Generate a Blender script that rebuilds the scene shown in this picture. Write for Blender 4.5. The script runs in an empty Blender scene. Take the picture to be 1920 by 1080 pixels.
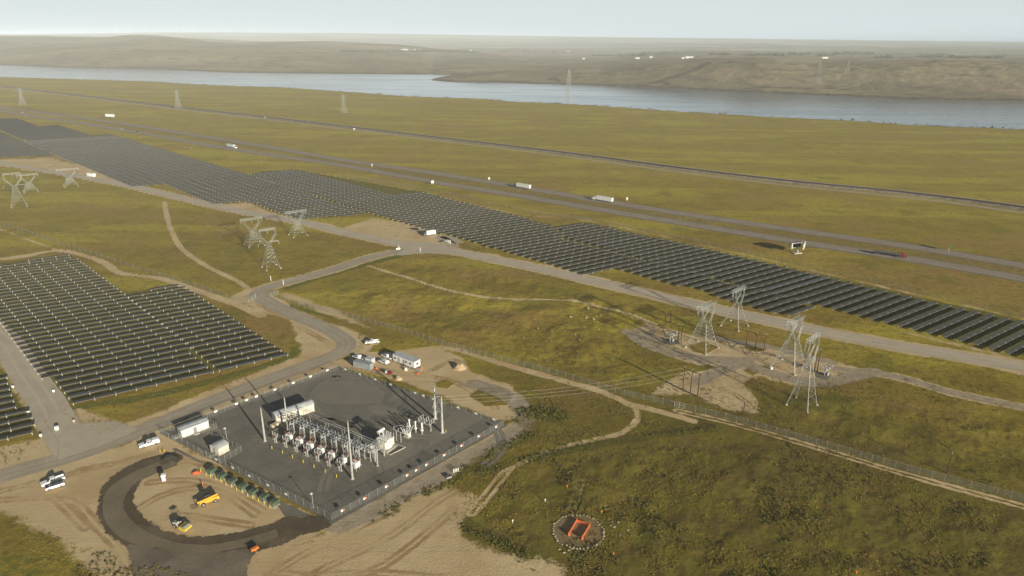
import bpy, bmesh, math, random
import numpy as np
from mathutils import Vector, Matrix, noise as mnoise

random.seed(7)
RNG = np.random.default_rng(7)
scene = bpy.context.scene
COL = scene.collection

# ------------------------------------------------------------------ camera
CAM_H = 120.0
LENS = 24.0
FPX = LENS / 36.0 * 1920.0
PITCH = math.atan((540 - 72) / FPX)
ROLL = math.radians(0.5)
CP, SP, CR, SR = math.cos(PITCH), math.sin(PITCH), math.cos(ROLL), math.sin(ROLL)


def ray(px, py):
    u = (px - 960) / FPX
    v = (py - 540) / FPX
    a = u * CR + v * SR
    b = -u * SR + v * CR
    return a, CP - b * SP, -SP - b * CP


def G(px, py, z=0.0):
    """Point of the plane at height z that the survey photograph shows at (px, py)."""
    a, b, c = ray(px, py)
    t = (z - CAM_H) / c
    return Vector((a * t, b * t, z))


def G2(px, py, z=0.0):
    p = G(px, py, z)
    return (p.x, p.y)


def at_range(px, py, r):
    """Height of the sight line of (px, py) at horizontal range r, and its ground position."""
    a, b, c = ray(px, py)
    k = r / math.hypot(a, b)
    return a * k, b * k, CAM_H + c * k


def heading(p, q):
    a, b = G(*p), G(*q)
    return math.atan2(b.y - a.y, b.x - a.x)


cam_data = bpy.data.cameras.new("camera")
cam = bpy.data.objects.new("camera", cam_data)
COL.objects.link(cam)
cam_data.sensor_width = 36.0
cam_data.lens = LENS
cam_data.clip_start = 1.0
cam_data.clip_end = 120000.0
_X = Vector((1, 0, 0))
_U = Vector((0, SP, CP))
_F = Vector((0, CP, -SP))
_r = CR * _X + SR * _U
_u = -SR * _X + CR * _U
cam.matrix_world = Matrix(((_r.x, _u.x, -_F.x, 0), (_r.y, _u.y, -_F.y, 0), (_r.z, _u.z, -_F.z, CAM_H), (0, 0, 0, 1)))
scene.camera = cam

# ------------------------------------------------------------------ light
SHADOW_AZ = math.radians(127.0)          # shadows fall toward this heading
SUN_EL = math.radians(15.0)
sun_az = SHADOW_AZ + math.pi             # heading of the sun
sd = Vector((math.cos(sun_az) * math.cos(SUN_EL), math.sin(sun_az) * math.cos(SUN_EL), math.sin(SUN_EL)))
sun_data = bpy.data.lights.new("sun", "SUN")
sun_data.energy = 7.0
sun_data.angle = math.radians(0.5)
sun_data.color = (1.0, 0.91, 0.74)
sun = bpy.data.objects.new("sun", sun_data)
COL.objects.link(sun)
sun.rotation_euler = sd.to_track_quat("Z", "Y").to_euler()
sun.location = (0, 0, 400)

world = bpy.data.worlds.new("World")
scene.world = world
world.use_nodes = True
wn = world.node_tree.nodes
wl = world.node_tree.links
wn.clear()
w_out = wn.new("ShaderNodeOutputWorld")
w_bg = wn.new("ShaderNodeBackground")
w_sky = wn.new("ShaderNodeTexSky")
w_sky.sky_type = "NISHITA"
w_sky.sun_disc = False
w_sky.sun_elevation = SUN_EL
# sky rotation: 0 has the sun on +Y, growing clockwise seen from above
w_sky.sun_rotation = (math.pi / 2 - sun_az) % (2 * math.pi)
w_sky.altitude = 100
w_sky.air_density = 1.0
w_sky.dust_density = 0.6
w_sky.ozone_density = 1.0
w_bg.inputs["Strength"].default_value = 0.05
# low bright haze band of the far sky, strongest at the horizon
w_tc = wn.new("ShaderNodeTexCoord")
w_sep = wn.new("ShaderNodeSeparateXYZ")
wl.new(w_tc.outputs["Generated"], w_sep.inputs[0])
w_rg = wn.new("ShaderNodeMapRange")
w_rg.interpolation_type = "SMOOTHERSTEP"
w_rg.inputs["From Min"].default_value = 0.30
w_rg.inputs["From Max"].default_value = -0.02
w_rg.inputs["To Min"].default_value = 0.0
w_rg.inputs["To Max"].default_value = 1.0
wl.new(w_sep.outputs[2], w_rg.inputs["Value"])
w_no = wn.new("ShaderNodeTexNoise")
w_mp = wn.new("ShaderNodeMapping")
w_mp.inputs["Scale"].default_value = (1.2, 1.2, 14.0)
wl.new(w_tc.outputs["Generated"], w_mp.inputs[0])
wl.new(w_mp.outputs[0], w_no.inputs["Vector"])
w_no.inputs["Scale"].default_value = 2.0
w_no.inputs["Detail"].default_value = 5.0
w_nr = wn.new("ShaderNodeMapRange")
w_nr.inputs["To Min"].default_value = 0.93
w_nr.inputs["To Max"].default_value = 1.07
wl.new(w_no.outputs[0], w_nr.inputs["Value"])
w_m1 = wn.new("ShaderNodeMath")
w_m1.operation = "MULTIPLY"
wl.new(w_rg.outputs[0], w_m1.inputs[0])
wl.new(w_nr.outputs[0], w_m1.inputs[1])
w_mix = wn.new("ShaderNodeMix")
w_mix.data_type = "RGBA"
wl.new(w_m1.outputs[0], w_mix.inputs[0])
wl.new(w_sky.outputs[0], w_mix.inputs[6])
w_mix.inputs[7].default_value = (14.0, 15.7, 16.0, 1)
wl.new(w_mix.outputs[2], w_bg.inputs[0])
wl.new(w_bg.outputs[0], w_out.inputs[0])

scene.view_settings.view_transform = "Standard"
scene.view_settings.look = "None"
scene.view_settings.exposure = 0
scene.view_settings.gamma = 1
scene.cycles.use_denoising = True
scene.cycles.max_bounces = 6
scene.cycles.diffuse_bounces = 2
scene.cycles.glossy_bounces = 3
scene.cycles.transparent_max_bounces = 24
scene.cycles.volume_bounces = 2
scene.cycles.sample_clamp_indirect = 6

# ------------------------------------------------------------------ node helpers
MATS = {}


class NT:
    def __init__(self, name):
        self.m = bpy.data.materials.new(name)
        self.m.use_nodes = True
        self.t = self.m.node_tree
        self.t.nodes.clear()
        self.out = self.t.nodes.new("ShaderNodeOutputMaterial")
        self._co = None

    def n(self, typ, **kw):
        nd = self.t.nodes.new(typ)
        for k, v in kw.items():
            setattr(nd, k, v)
        return nd

    def link(self, a, b):
        self.t.links.new(a, b)

    def co(self):
        if self._co is None:
            self._co = self.n("ShaderNodeTexCoord").outputs["Object"]
        return self._co

    def gco(self):
        return self.n("ShaderNodeNewGeometry").outputs["Position"]

    def noise(self, scale, detail=4.0, rough=0.55, vec=None, dist=0.0):
        nd = self.n("ShaderNodeTexNoise")
        nd.inputs["Scale"].default_value = scale
        nd.inputs["Detail"].default_value = detail
        nd.inputs["Roughness"].default_value = rough
        nd.inputs["Distortion"].default_value = dist
        self.link(vec if vec is not None else self.co(), nd.inputs["Vector"])
        return nd.outputs[0]

    def attr(self, name):
        return self.n("ShaderNodeAttribute", attribute_name=name).outputs["Fac"]

    def math(self, op, a, b=None, c=None, clamp=False):
        nd = self.n("ShaderNodeMath", operation=op, use_clamp=clamp)
        for i, v in enumerate((a, b, c)):
            if v is None:
                continue
            if isinstance(v, (int, float)):
                nd.inputs[i].default_value = v
            else:
                self.link(v, nd.inputs[i])
        return nd.outputs[0]

    def ramp(self, v, lo, hi, smooth=True):
        nd = self.n("ShaderNodeMapRange", interpolation_type="SMOOTHSTEP" if smooth else "LINEAR")
        nd.inputs["From Min"].default_value = lo
        nd.inputs["From Max"].default_value = hi
        self.link(v, nd.inputs["Value"])
        return nd.outputs[0]

    def mix(self, f, a, b, blend="MIX"):
        nd = self.n("ShaderNodeMix", data_type="RGBA", blend_type=blend)
        for i, v in ((0, f), (6, a), (7, b)):
            if isinstance(v, (int, float)):
                nd.inputs[i].default_value = v
            elif isinstance(v, (tuple, list)):
                nd.inputs[i].default_value = (*v[:3], 1)
            else:
                self.link(v, nd.inputs[i])
        return nd.outputs[2]

    def scaled(self, sx, sy, sz, rot=0.0, vec=None):
        nd = self.n("ShaderNodeMapping")
        nd.inputs["Scale"].default_value = (sx, sy, sz)
        nd.inputs["Rotation"].default_value = (0, 0, rot)
        self.link(vec if vec is not None else self.co(), nd.inputs["Vector"])
        return nd.outputs[0]

    def bsdf(self, col, rough=0.8, metal=0.0, spec=0.3, normal=None):
        b = self.n("ShaderNodeBsdfPrincipled")
        for key, v in (("Base Color", col), ("Roughness", rough), ("Metallic", metal), ("Specular IOR Level", spec)):
            if isinstance(v, (int, float)):
                b.inputs[key].default_value = v
            elif isinstance(v, (tuple, list)):
                b.inputs[key].default_value = (*v[:3], 1)
            else:
                self.link(v, b.inputs[key])
        if normal is not None:
            self.link(normal, b.inputs["Normal"])
        return b

    def bump(self, h, strength=0.5, distance=0.3):
        nd = self.n("ShaderNodeBump")
        nd.inputs["Strength"].default_value = strength
        nd.inputs["Distance"].default_value = distance
        self.link(h, nd.inputs["Height"])
        return nd.outputs[0]

    def surf(self, s):
        self.link(s.outputs[0] if hasattr(s, "outputs") else s, self.out.inputs["Surface"])
        return self.m


def M(name, col, rough=0.6, metal=0.0, var=0.15, scale=1.2, spec=0.4, dirt=None):
    """Painted or plain surface with a little grime and tone variation."""
    if name in MATS:
        return MATS[name]
    t = NT(name)
    nz = t.noise(scale, 5, 0.6)
    dark = tuple(c * (1 - var * 1.6) for c in col)
    lite = tuple(min(1, c * (1 + var)) for c in col)
    c = t.mix(t.ramp(nz, 0.3, 0.7), dark, lite)
    if dirt:
        c = t.mix(t.math("MULTIPLY", t.ramp(t.noise(scale * 2.7, 6, 0.7), 0.5, 0.75), 0.55), c, dirt)
    t.surf(t.bsdf(c, t.math("MULTIPLY_ADD", nz, 0.2, rough - 0.1), metal, spec))
    MATS[name] = t.m
    return t.m


# ------------------------------------------------------------------ mesh helpers
class MB:
    def __init__(self):
        self.v = []
        self.f = []

    def add(self, vs, fs):
        o = len(self.v)
        self.v.extend(vs)
        self.f.extend([tuple(i + o for i in q) for q in fs])
        return self

    def box(self, cx, cy, cz, sx, sy, sz, rz=0.0, top=1.0, topy=None):
        """Box centred on (cx, cy), standing from cz to cz + sz; top scales its upper face."""
        c, s = math.cos(rz), math.sin(rz)
        ty = top if topy is None else topy
        vs = []
        for k, (fx, fy) in ((0, (1, 1)), (1, (top, ty))):
            for x, y in ((-1, -1), (1, -1), (1, 1), (-1, 1)):
                px, py = x * sx / 2 * fx, y * sy / 2 * fy
                vs.append((cx + px * c - py * s, cy + px * s + py * c, cz + k * sz))
        return self.add(vs, [(3, 2, 1, 0), (4, 5, 6, 7), (0, 1, 5, 4), (1, 2, 6, 5), (2, 3, 7, 6), (3, 0, 4, 7)])

    def bar(self, p, q, r0, r1=None, n=6, cap=True):
        p, q = Vector(p), Vector(q)
        r1 = r0 if r1 is None else r1
        d = q - p
        if d.length < 1e-6:
            return self
        d.normalize()
        a = d.orthogonal().normalized()
        b = d.cross(a)
        vs, fs = [], []
        for base, r in ((p, r0), (q, r1)):
            for i in range(n):
                t = 2 * math.pi * (i + 0.5) / n
                vs.append(tuple(base + a * (math.cos(t) * r) + b * (math.sin(t) * r)))
        for i in range(n):
            j = (i + 1) % n
            fs.append((i, j, n + j, n + i))
        if cap:
            fs.append(tuple(range(n - 1, -1, -1)))
            fs.append(tuple(range(n, 2 * n)))
        return self.add(vs, fs)

    def path(self, pts, r, n=6):
        for a, b in zip(pts[:-1], pts[1:]):
            self.bar(a, b, r, r, n)
        return self

    def lathe(self, prof, cx=0, cy=0, n=14, axis=None, origin=None):
        """prof: (radius, height) pairs turned about z, or about an axis through origin."""
        vs, fs = [], []
        if axis is None:
            A, B, D, O = Vector((1, 0, 0)), Vector((0, 1, 0)), Vector((0, 0, 1)), Vector((cx, cy, 0))
        else:
            D = Vector(axis).normalized()
            A = D.orthogonal().normalized()
            B = D.cross(A)
            O = Vector(origin)
        for r, h in prof:
            for i in range(n):
                t = 2 * math.pi * i / n
                vs.append(tuple(O + A * (r * math.cos(t)) + B * (r * math.sin(t)) + D * h))
        for k in range(len(prof) - 1):
            for i in range(n):
                j = (i + 1) % n
                fs.append((k * n + i, k * n + j, (k + 1) * n + j, (k + 1) * n + i))
        fs.append(tuple(range(n - 1, -1, -1)))
        m = (len(prof) - 1) * n
        fs.append(tuple(range(m, m + n)))
        return self.add(vs, fs)

    def insulator(self, p, q, r, sheds=6, n=8):
        """Ribbed porcelain column from p to q."""
        p, q = Vector(p), Vector(q)
        L = (q - p).length
        prof = [(r * 0.6, 0)]
        for i in range(sheds):
            h0 = L * (i + 0.15) / sheds
            prof += [(r * 0.6, h0), (r, h0 + L * 0.3 / sheds), (r * 0.6, h0 + L * 0.6 / sheds)]
        prof.append((r * 0.55, L))
        return self.lathe(prof, n=n, axis=q - p, origin=p)

    def prism(self, outline, y0, y1):
        """Side outline of (x, z) pairs extruded along y."""
        n = len(outline)
        vs = [(x, y0, z) for x, z in outline] + [(x, y1, z) for x, z in outline]
        fs = [(i, (i + 1) % n, n + (i + 1) % n, n + i) for i in range(n)]
        fs += [tuple(range(n - 1, -1, -1)), tuple(range(n, 2 * n))]
        return self.add(vs, fs)

    def mesh(self, name, mat):
        me = bpy.data.meshes.new(name)
        me.from_pydata(self.v, [], self.f)
        me.materials.append(mat)
        bm = bmesh.new()
        bm.from_mesh(me)
        bmesh.ops.recalc_face_normals(bm, faces=bm.faces)
        bm.to_mesh(me)
        bm.free()
        return me

    def build(self, name, mat, parent=None, bevel=0.0, smooth=False):
        o = bpy.data.objects.new(name, self.mesh(name, mat))
        COL.objects.link(o)
        if parent is not None:
            o.parent = parent
        if smooth:
            o.data.polygons.foreach_set("use_smooth", [True] * len(o.data.polygons))
        if bevel:
            md = o.modifiers.new("bevel", "BEVEL")
            md.width = bevel
            md.segments = 2
            md.limit_method = "ANGLE"
        return o


def tag(o, label=None, cat=None, group=None, kind=None):
    if label:
        o["label"] = label
    if cat:
        o["category"] = cat
    if group:
        o["group"] = group
    if kind:
        o["kind"] = kind
    return o


def thing(name, label, cat, loc=(0, 0, 0), rz=0.0, group=None):
    o = bpy.data.objects.new(name, None)
    o.empty_display_size = 0.5
    COL.objects.link(o)
    o.location = (loc[0], loc[1], loc[2] if len(loc) > 2 else 0.0)
    o.rotation_euler = (0, 0, rz)
    return tag(o, label, cat, group)


def dup(root, loc, rz, label, group=None, scale=None):
    """Copy of a thing with its parts and sub-parts."""
    def rec(src, parent):
        c = src.copy()
        COL.objects.link(c)
        c.parent = parent
        for ch in kids.get(src.name, ()):
            rec(ch, c)
        return c
    kids = {}
    for x in root.children_recursive:
        kids.setdefault(x.parent.name, []).append(x)
    r = rec(root, None)
    r.location = (loc[0], loc[1], loc[2] if len(loc) > 2 else 0.0)
    r.rotation_euler = (0, 0, rz)
    if scale:
        r.scale = (scale,) * 3 if isinstance(scale, (int, float)) else scale
    r["label"] = label
    if group:
        r["group"] = group
    return r


def np_mesh(name, co, quads, mat, attrs=None, smooth=True):
    me = bpy.data.meshes.new(name)
    nv, nf = len(co), len(quads)
    k = quads.shape[1]
    me.vertices.add(nv)
    me.vertices.foreach_set("co", np.ascontiguousarray(co, dtype=np.float32).ravel())
    me.loops.add(nf * k)
    me.loops.foreach_set("vertex_index", np.ascontiguousarray(quads, dtype=np.int32).ravel())
    me.polygons.add(nf)
    me.polygons.foreach_set("loop_start", np.arange(0, nf * k, k, dtype=np.int32))
    me.polygons.foreach_set("loop_total", np.full(nf, k, dtype=np.int32))
    if smooth:
        me.polygons.foreach_set("use_smooth", np.ones(nf, dtype=bool))
    me.update(calc_edges=True)
    for an, av in (attrs or {}).items():
        a = me.attributes.new(an, "FLOAT", "POINT")
        a.data.foreach_set("value", np.ascontiguousarray(av, dtype=np.float32).ravel())
    me.materials.append(mat)
    o = bpy.data.objects.new(name, me)
    COL.objects.link(o)
    return o


# ------------------------------------------------------------------ plane geometry in numpy
def seg_dist(X, Y, pts, closed=False):
    d2 = np.full(X.shape, 1e18)
    n = len(pts)
    for i in range(n if closed else n - 1):
        ax, ay = pts[i]
        bx, by = pts[(i + 1) % n]
        dx, dy = bx - ax, by - ay
        L = dx * dx + dy * dy + 1e-12
        t = np.clip(((X - ax) * dx + (Y - ay) * dy) / L, 0, 1)
        d2 = np.minimum(d2, (X - ax - t * dx) ** 2 + (Y - ay - t * dy) ** 2)
    return np.sqrt(d2)


def inside(X, Y, pts):
    r = np.zeros(X.shape, bool)
    n = len(pts)
    for i in range(n):
        ax, ay = pts[i]
        bx, by = pts[(i + 1) % n]
        if ay == by:
            continue
        c = (ay > Y) != (by > Y)
        r ^= c & (X < (bx - ax) * (Y - ay) / (by - ay) + ax)
    return r


def sdf(X, Y, pts):
    """Signed distance, positive inside."""
    d = seg_dist(X, Y, pts, True)
    return np.where(inside(X, Y, pts), d, -d)


def sstep(v, a, b):
    t = np.clip((v - a) / (b - a), 0, 1)
    return t * t * (3 - 2 * t)


_perm = RNG.random((256, 256))


def vnoise(x, y):
    xi, yi = np.floor(x).astype(int), np.floor(y).astype(int)
    fx, fy = x - xi, y - yi
    fx, fy = fx * fx * (3 - 2 * fx), fy * fy * (3 - 2 * fy)
    p = lambda a, b: _perm[a & 255, b & 255]
    return (p(xi, yi) * (1 - fx) + p(xi + 1, yi) * fx) * (1 - fy) + (p(xi, yi + 1) * (1 - fx) + p(xi + 1, yi + 1) * fx) * fy


def fbm(x, y, o=4):
    s, a, t = 0, 1, 0
    for i in range(o):
        s = s + a * vnoise(x * 2 ** i + 17.3 * i, y * 2 ** i + 9.1 * i)
        t += a
        a *= 0.5
    return s / t - 0.5


def spline(pts, step=4.0):
    """Catmull-Rom through ground points, resampled."""
    P = [Vector((p[0], p[1])) for p in pts]
    P = [2 * P[0] - P[1]] + P + [2 * P[-1] - P[-2]]
    out = []
    for i in range(1, len(P) - 2):
        a, b, c, d = P[i - 1], P[i], P[i + 1], P[i + 2]
        n = max(2, int((c - b).length / step))
        for k in range(n):
            t = k / n
            q = 0.5 * ((2 * b) + (c - a) * t + (2 * a - 5 * b + 4 * c - d) * t * t + (3 * b - a - 3 * c + d) * t ** 3)
            out.append((q.x, q.y))
    out.append((P[-2].x, P[-2].y))
    return out


def PX(*pts):
    return [G2(*p) for p in pts]

# ------------------------------------------------------------------ river banks and relief beyond the river
NEAR_BANK = PX((-500, 120), (-250, 134), (0, 144), (130, 148), (267, 152), (410, 160), (520, 163), (640, 171), (760, 180), (910, 185), (960, 190), (1060, 194),
               (1170, 201), (1280, 209), (1420, 217), (1600, 226), (1700, 233), (1920, 242), (2150, 254), (2500, 272))
FAR_BANK = PX((-500, 100), (-250, 113), (0, 122), (140, 127), (280, 129), (430, 135.5), (640, 138), (870, 139.6), (838, 143.5), (806, 149.5), (850, 153.5),
              (930, 154), (1000, 156.5), (1100, 158.5), (1160, 161), (1290, 166.5), (1400, 172), (1500, 176), (1600, 180.5), (1720, 186), (1920, 189), (2150, 197), (2500, 215))
RIVER = NEAR_BANK + FAR_BANK[::-1]
BEYOND = FAR_BANK + [(60000, 12000), (60000, 90000), (-60000, 90000), (-60000, 12000)]


def az(px, py=100):
    a, b, _ = ray(px, py)
    return math.atan2(a, b)


CREST = []
for px, sy, py, dr in ((-500, 100, 80, 900), (-250, 113, 84, 800), (0, 122, 97, 700), (150, 127, 98, 600), (300, 130, 97, 700), (430, 135.5, 99, 800), (640, 138, 106, 900), (790, 139, 118, 800),
                       (812, 149, 146, 60), (870, 153, 136, 220), (1000, 156, 139, 260), (1130, 160, 138, 220), (1190, 162, 126, 330), (1320, 168, 118, 380),
                       (1420, 173, 115, 380), (1520, 177, 121, 420), (1700, 185, 121, 520), (1920, 189, 123, 520), (2500, 215, 135, 500)):
    g = G(px, sy)
    r = math.hypot(g.x, g.y) + dr
    CREST.append((az(px, py), at_range(px, py, r)[2], dr))
CREST.sort()
CR_A = np.array([c[0] for c in CREST])
CR_H = np.array([c[1] for c in CREST])
CR_D = np.array([c[2] for c in CREST], float)
SKYL = sorted((az(px, 70), at_range(px, py, 16000.0)[2]) for px, py in
              ((-600, 63), (0, 64.5), (200, 62.5), (330, 60.5), (500, 61.5), (640, 62), (800, 64.5), (960, 67), (1280, 71), (1600, 75), (1920, 79), (2500, 84)))
SK_A = np.array([s[0] for s in SKYL])
SK_H = np.array([s[1] for s in SKYL])
HILLS = []
for px, py, r, st, sr in ((268, 66.5, 5200, 330, 700), (40, 68, 6200, 1500, 900), (190, 70, 5600, 600, 800), (600, 79.5, 4700, 520, 600), (700, 84, 4600, 420, 500),
                          (330, 80, 4800, 500, 500), (210, 93, 3700, 420, 260), (90, 88, 4000, 500, 350)):
    x, y, z = at_range(px, py, r)
    HILLS.append((x, y, z, st, sr))


def relief(X, Y):
    """Ground height: flat this side of the river, banks, ridges and plateau beyond it."""
    R = np.hypot(X, Y)
    A = np.arctan2(X, Y)
    Z = np.zeros(X.shape)
    m = R > 850
    x, y = X[m], Y[m]
    riv = inside(x, y, RIVER)
    bey = inside(x, y, BEYOND)
    dn = seg_dist(x, y, NEAR_BANK)
    df = seg_dist(x, y, FAR_BANK)
    z = np.zeros(x.shape)
    z = np.where(riv, -5.0 * sstep(np.minimum(dn, df), 0, 18) - 0.4, z)
    a = A[m]
    r = R[m]
    hc = np.interp(a, CR_A, CR_H)
    dr = np.interp(a, CR_A, CR_D)
    wob = fbm(x / 260, y / 260, 5)
    wob2 = fbm(x / 60 + 5, y / 60, 4)
    prof = 0.55 * sstep(df, 0, dr * 0.75) + 0.45 * sstep(df, dr * 0.25, dr)
    gully = 1 + 0.55 * wob * sstep(df, 20, 150) + 0.10 * wob2
    z2 = hc * prof * gully * (1 - 0.22 * sstep(df, dr * 1.1, dr * 1.1 + 700)) + 1.6 * sstep(df, 0, 8) + 2.2 * sstep(df, 8, 30) * (wob2 + 0.5)
    base = z2
    for hx, hy, hz, st, sr in HILLS:
        rr = math.hypot(hx, hy)
        ux, uy = hx / rr, hy / rr
        q = (x - hx) * ux + (y - hy) * uy
        p = -(x - hx) * uy + (y - hy) * ux
        g = np.exp(-(p / st) ** 2 / 2 - (q / sr) ** 2 / 2)
        z2 = np.maximum(z2, base + (hz - base) * g * sstep(df, 60, 700))
    k = sstep(r, 5500, 15500)
    z2 = z2 * (1 - k) + np.interp(a, SK_A, SK_H) * k
    z2 = z2 + fbm(x / 900, y / 900, 4) * 26 * sstep(r, 3500, 5000) * (1 - k * 0.7)
    z = np.where(bey, z2, z)
    Z[m] = z
    return Z


# rings round the drone's foot point, dense in front
rings = [0.0, 30.0, 60.0, 85.0, 105.0, 120.0]
while rings[-1] < 70000:
    r = rings[-1]
    d = r * r / CAM_H * 0.0021
    if r > 850:
        d = min(d, 15.0) if r < 4200 else 15.0 * (r / 4200.0) ** 1.9
    rings.append(r + max(d, 0.55))
rings = np.array(rings)
fine = np.arange(-0.76, 0.7601, 0.0019)
angs = np.concatenate([np.linspace(-math.pi, -1.3, 14), np.linspace(-1.25, -0.78, 34), fine, np.linspace(0.78, 1.25, 34), np.linspace(1.3, math.pi, 14)[:-1]])
AA, RR = np.meshgrid(angs, rings[1:])
GX, GY = RR * np.sin(AA), RR * np.cos(AA)
GZ = relief(GX, GY)

# low hummocks in the meadows
MEADOWS = [PX((1010, 862), (1180, 832), (1340, 812), (1500, 853), (1700, 910), (1920, 972), (2060, 1130), (1065, 1130), (1045, 1065), (965, 1022), (905, 985), (962, 905)),
           PX((870, 492), (1100, 546), (1180, 562), (1225, 598), (1175, 640), (1200, 685), (1240, 722), (1150, 728), (1060, 700), (940, 667), (830, 639), (750, 613), (650, 585), (575, 560), (620, 525), (765, 488)),
           PX((1440, 738), (1600, 742), (1760, 752), (1920, 790), (1980, 930), (1700, 872), (1550, 828), (1430, 790))]
_ring = G2(1084, 996.5)


def mound(X, Y):
    w = np.zeros(X.shape)
    for P_ in MEADOWS:
        w = np.maximum(w, sstep(sdf(X, Y, P_), 0, 6))
    w = w * sstep(np.hypot(X - _ring[0], Y - _ring[1]), 8, 14)
    n = fbm(X / 13 + 3, Y / 13, 3)
    k = fbm(X / 3.4 + 8, Y / 3.4, 3)
    return w * (1.5 * np.clip(n, -0.2, 0.5) + 0.45 * k)


_m = (RR < 520) & (np.abs(AA) < 0.8)
GZ[_m] = GZ[_m] + mound(GX[_m], GY[_m])
nr, na = GX.shape

# ------------------------------------------------------------------ painted land cover (per vertex, sharpened by noise in the material)
fx, fy = GX.ravel(), GY.ravel()
NEARM = np.nonzero((np.hypot(fx, fy) < 1500) & (np.abs(np.arctan2(fx, fy)) < 1.2))[0]
qx, qy = fx[NEARM], fy[NEARM]
cover = {k: np.zeros(len(fx), np.float32) for k in ("sand", "grit", "lush", "brown", "far", "rut", "shade")}


def paint(key, d, strength=1.0):
    v = cover[key]
    v[NEARM] = np.maximum(v[NEARM], np.clip(d, 0, 1) * strength)


def area(key, px, blur=2.0, strength=1.0):
    w = PX(*px)
    bl = blur if key == "shade" else blur * 2.2
    paint(key, sstep(sdf(qx, qy, w), -bl, bl), strength)


def erase(key, px, blur=2.0):
    w = PX(*px)
    v = cover[key]
    v[NEARM] = v[NEARM] * (1 - sstep(sdf(qx, qy, w), -blur, blur))


def trail(key, px, width=1.6, strength=1.0, two=False, soft=0.9):
    w = spline(PX(*px), 5)
    d = seg_dist(qx, qy, w)
    if two:
        d = np.abs(d - width)
        paint(key, 1 - sstep(d, 0.3, 0.3 + soft), strength)
    else:
        paint(key, 1 - sstep(d, width * 0.5, width * 0.5 + soft), strength)


# the building yard, its margins and the bare ground at the bottom
area("sand", ((-60, 900), (100, 868), (215, 838), (320, 800), (330, 830), (470, 905), (620, 985), (480, 1110), (200, 1110), (110, 1010), (0, 960), (-60, 950)), 2)
area("sand", ((470, 1110), (520, 1030), (620, 990), (730, 935), (830, 895), (842, 915), (900, 940), (880, 960), (860, 990), (900, 1020), (960, 1040), (1060, 1065), (1100, 1110)), 3.0)
area("sand", ((600, 990), (720, 930), (855, 845), (960, 790), (985, 800), (965, 830), (880, 872), (800, 925), (690, 990)), 2.0, 0.9)
erase("lush", ((0, 0), (1, 0), (1, 1)), 1)
# both sides of the yard road
area("sand", ((130, 770), (150, 765), (230, 795), (300, 772), (400, 730), (500, 690), (560, 668), (566, 648), (540, 600), (470, 575), (430, 560), (465, 540), (500, 560), (575, 590), (650, 615), (690, 632), (690, 650), (650, 668), (520, 720), (330, 790), (200, 840), (130, 800)), 1.8)
area("sand", ((0, 598), (135, 770), (160, 800), (120, 850), (60, 850), (75, 812), (10, 700), (-40, 640)), 1.8)
area("sand", ((-40, 850), (70, 822), (125, 810), (110, 850), (-40, 900)), 2.0, 0.9)
area("sand", ((520, 552), (560, 570), (660, 610), (720, 628), (700, 612), (620, 575), (540, 545)), 2.0, 0.75)
area("sand", ((385, 765), (640, 672), (720, 690), (640, 688), (300, 815)), 1.2, 0.95)
# trailer yard
area("sand", ((640, 688), (660, 662), (705, 640), (712, 655), (830, 655), (868, 672), (885, 700), (958, 722), (992, 760), (965, 790), (930, 790), (830, 742), (720, 705)), 1.6)
erase("sand", ((700, 648), (760, 640), (830, 648), (800, 657), (690, 661)), 1.0)
erase("sand", ((880, 742), (900, 728), (940, 726), (964, 742), (950, 760), (910, 762)), 1.0)
erase("sand", ((815, 718), (835, 712), (853, 718), (840, 728), (820, 727)), 0.8)
# bare ground round the right-hand towers
area("sand", ((1180, 622), (1215, 606), (1290, 628), (1350, 640), (1440, 650), (1560, 675), (1640, 700), (1570, 722), (1485, 722), (1420, 703), (1400, 720), (1425, 775), (1370, 772), (1300, 740), (1225, 738), (1265, 705), (1320, 690), (1215, 655)), 2.2)
erase("sand", ((1290, 648), (1325, 640), (1345, 652), (1325, 664), (1300, 660)), 1.0)
erase("sand", ((1392, 695), (1408, 688), (1428, 697), (1412, 703)), 1.0)
erase("sand", ((1392, 652), (1412, 648), (1440, 655), (1420, 660)), 1.0)
erase("sand", ((1290, 688), (1330, 684), (1350, 690), (1300, 698)), 1.0)
# lots along the highway array
area("sand", ((640, 428), (700, 410), (760, 418), (800, 430), (845, 448), (868, 462), (800, 470), (740, 462), (690, 444)), 3)
area("sand", ((100, 300), (170, 312), (250, 352), (310, 362), (400, 383), (470, 383), (560, 418), (700, 446), (600, 424), (330, 372), (150, 328)), 2.5, 0.8)
area("sand", ((400, 384), (470, 380), (500, 396), (520, 404), (440, 400)), 2.5)
area("brown", ((-40, 300), (103, 294), (165, 318), (120, 330), (-40, 305)), 4)
area("sand", ((-40, 300), (103, 294), (165, 318), (120, 330), (-40, 305)), 4, 0.75)
area("sand", ((1200, 556), (1260, 570), (1330, 585), (1500, 620), (1700, 655), (1920, 705), (1920, 690), (1700, 640), (1500, 605), (1330, 572)), 1.5, 0.72)
area("sand", ((980, 478), (1100, 520), (1170, 540), (1050, 508)), 1.5, 0.6)
area("sand", ((1650, 612), (1750, 640), (1920, 682), (1930, 676), (1745, 630)), 1.5, 0.6)
area("sand", ((915, 475), (940, 478), (930, 484), (905, 482)), 1.5, 0.9)
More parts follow.
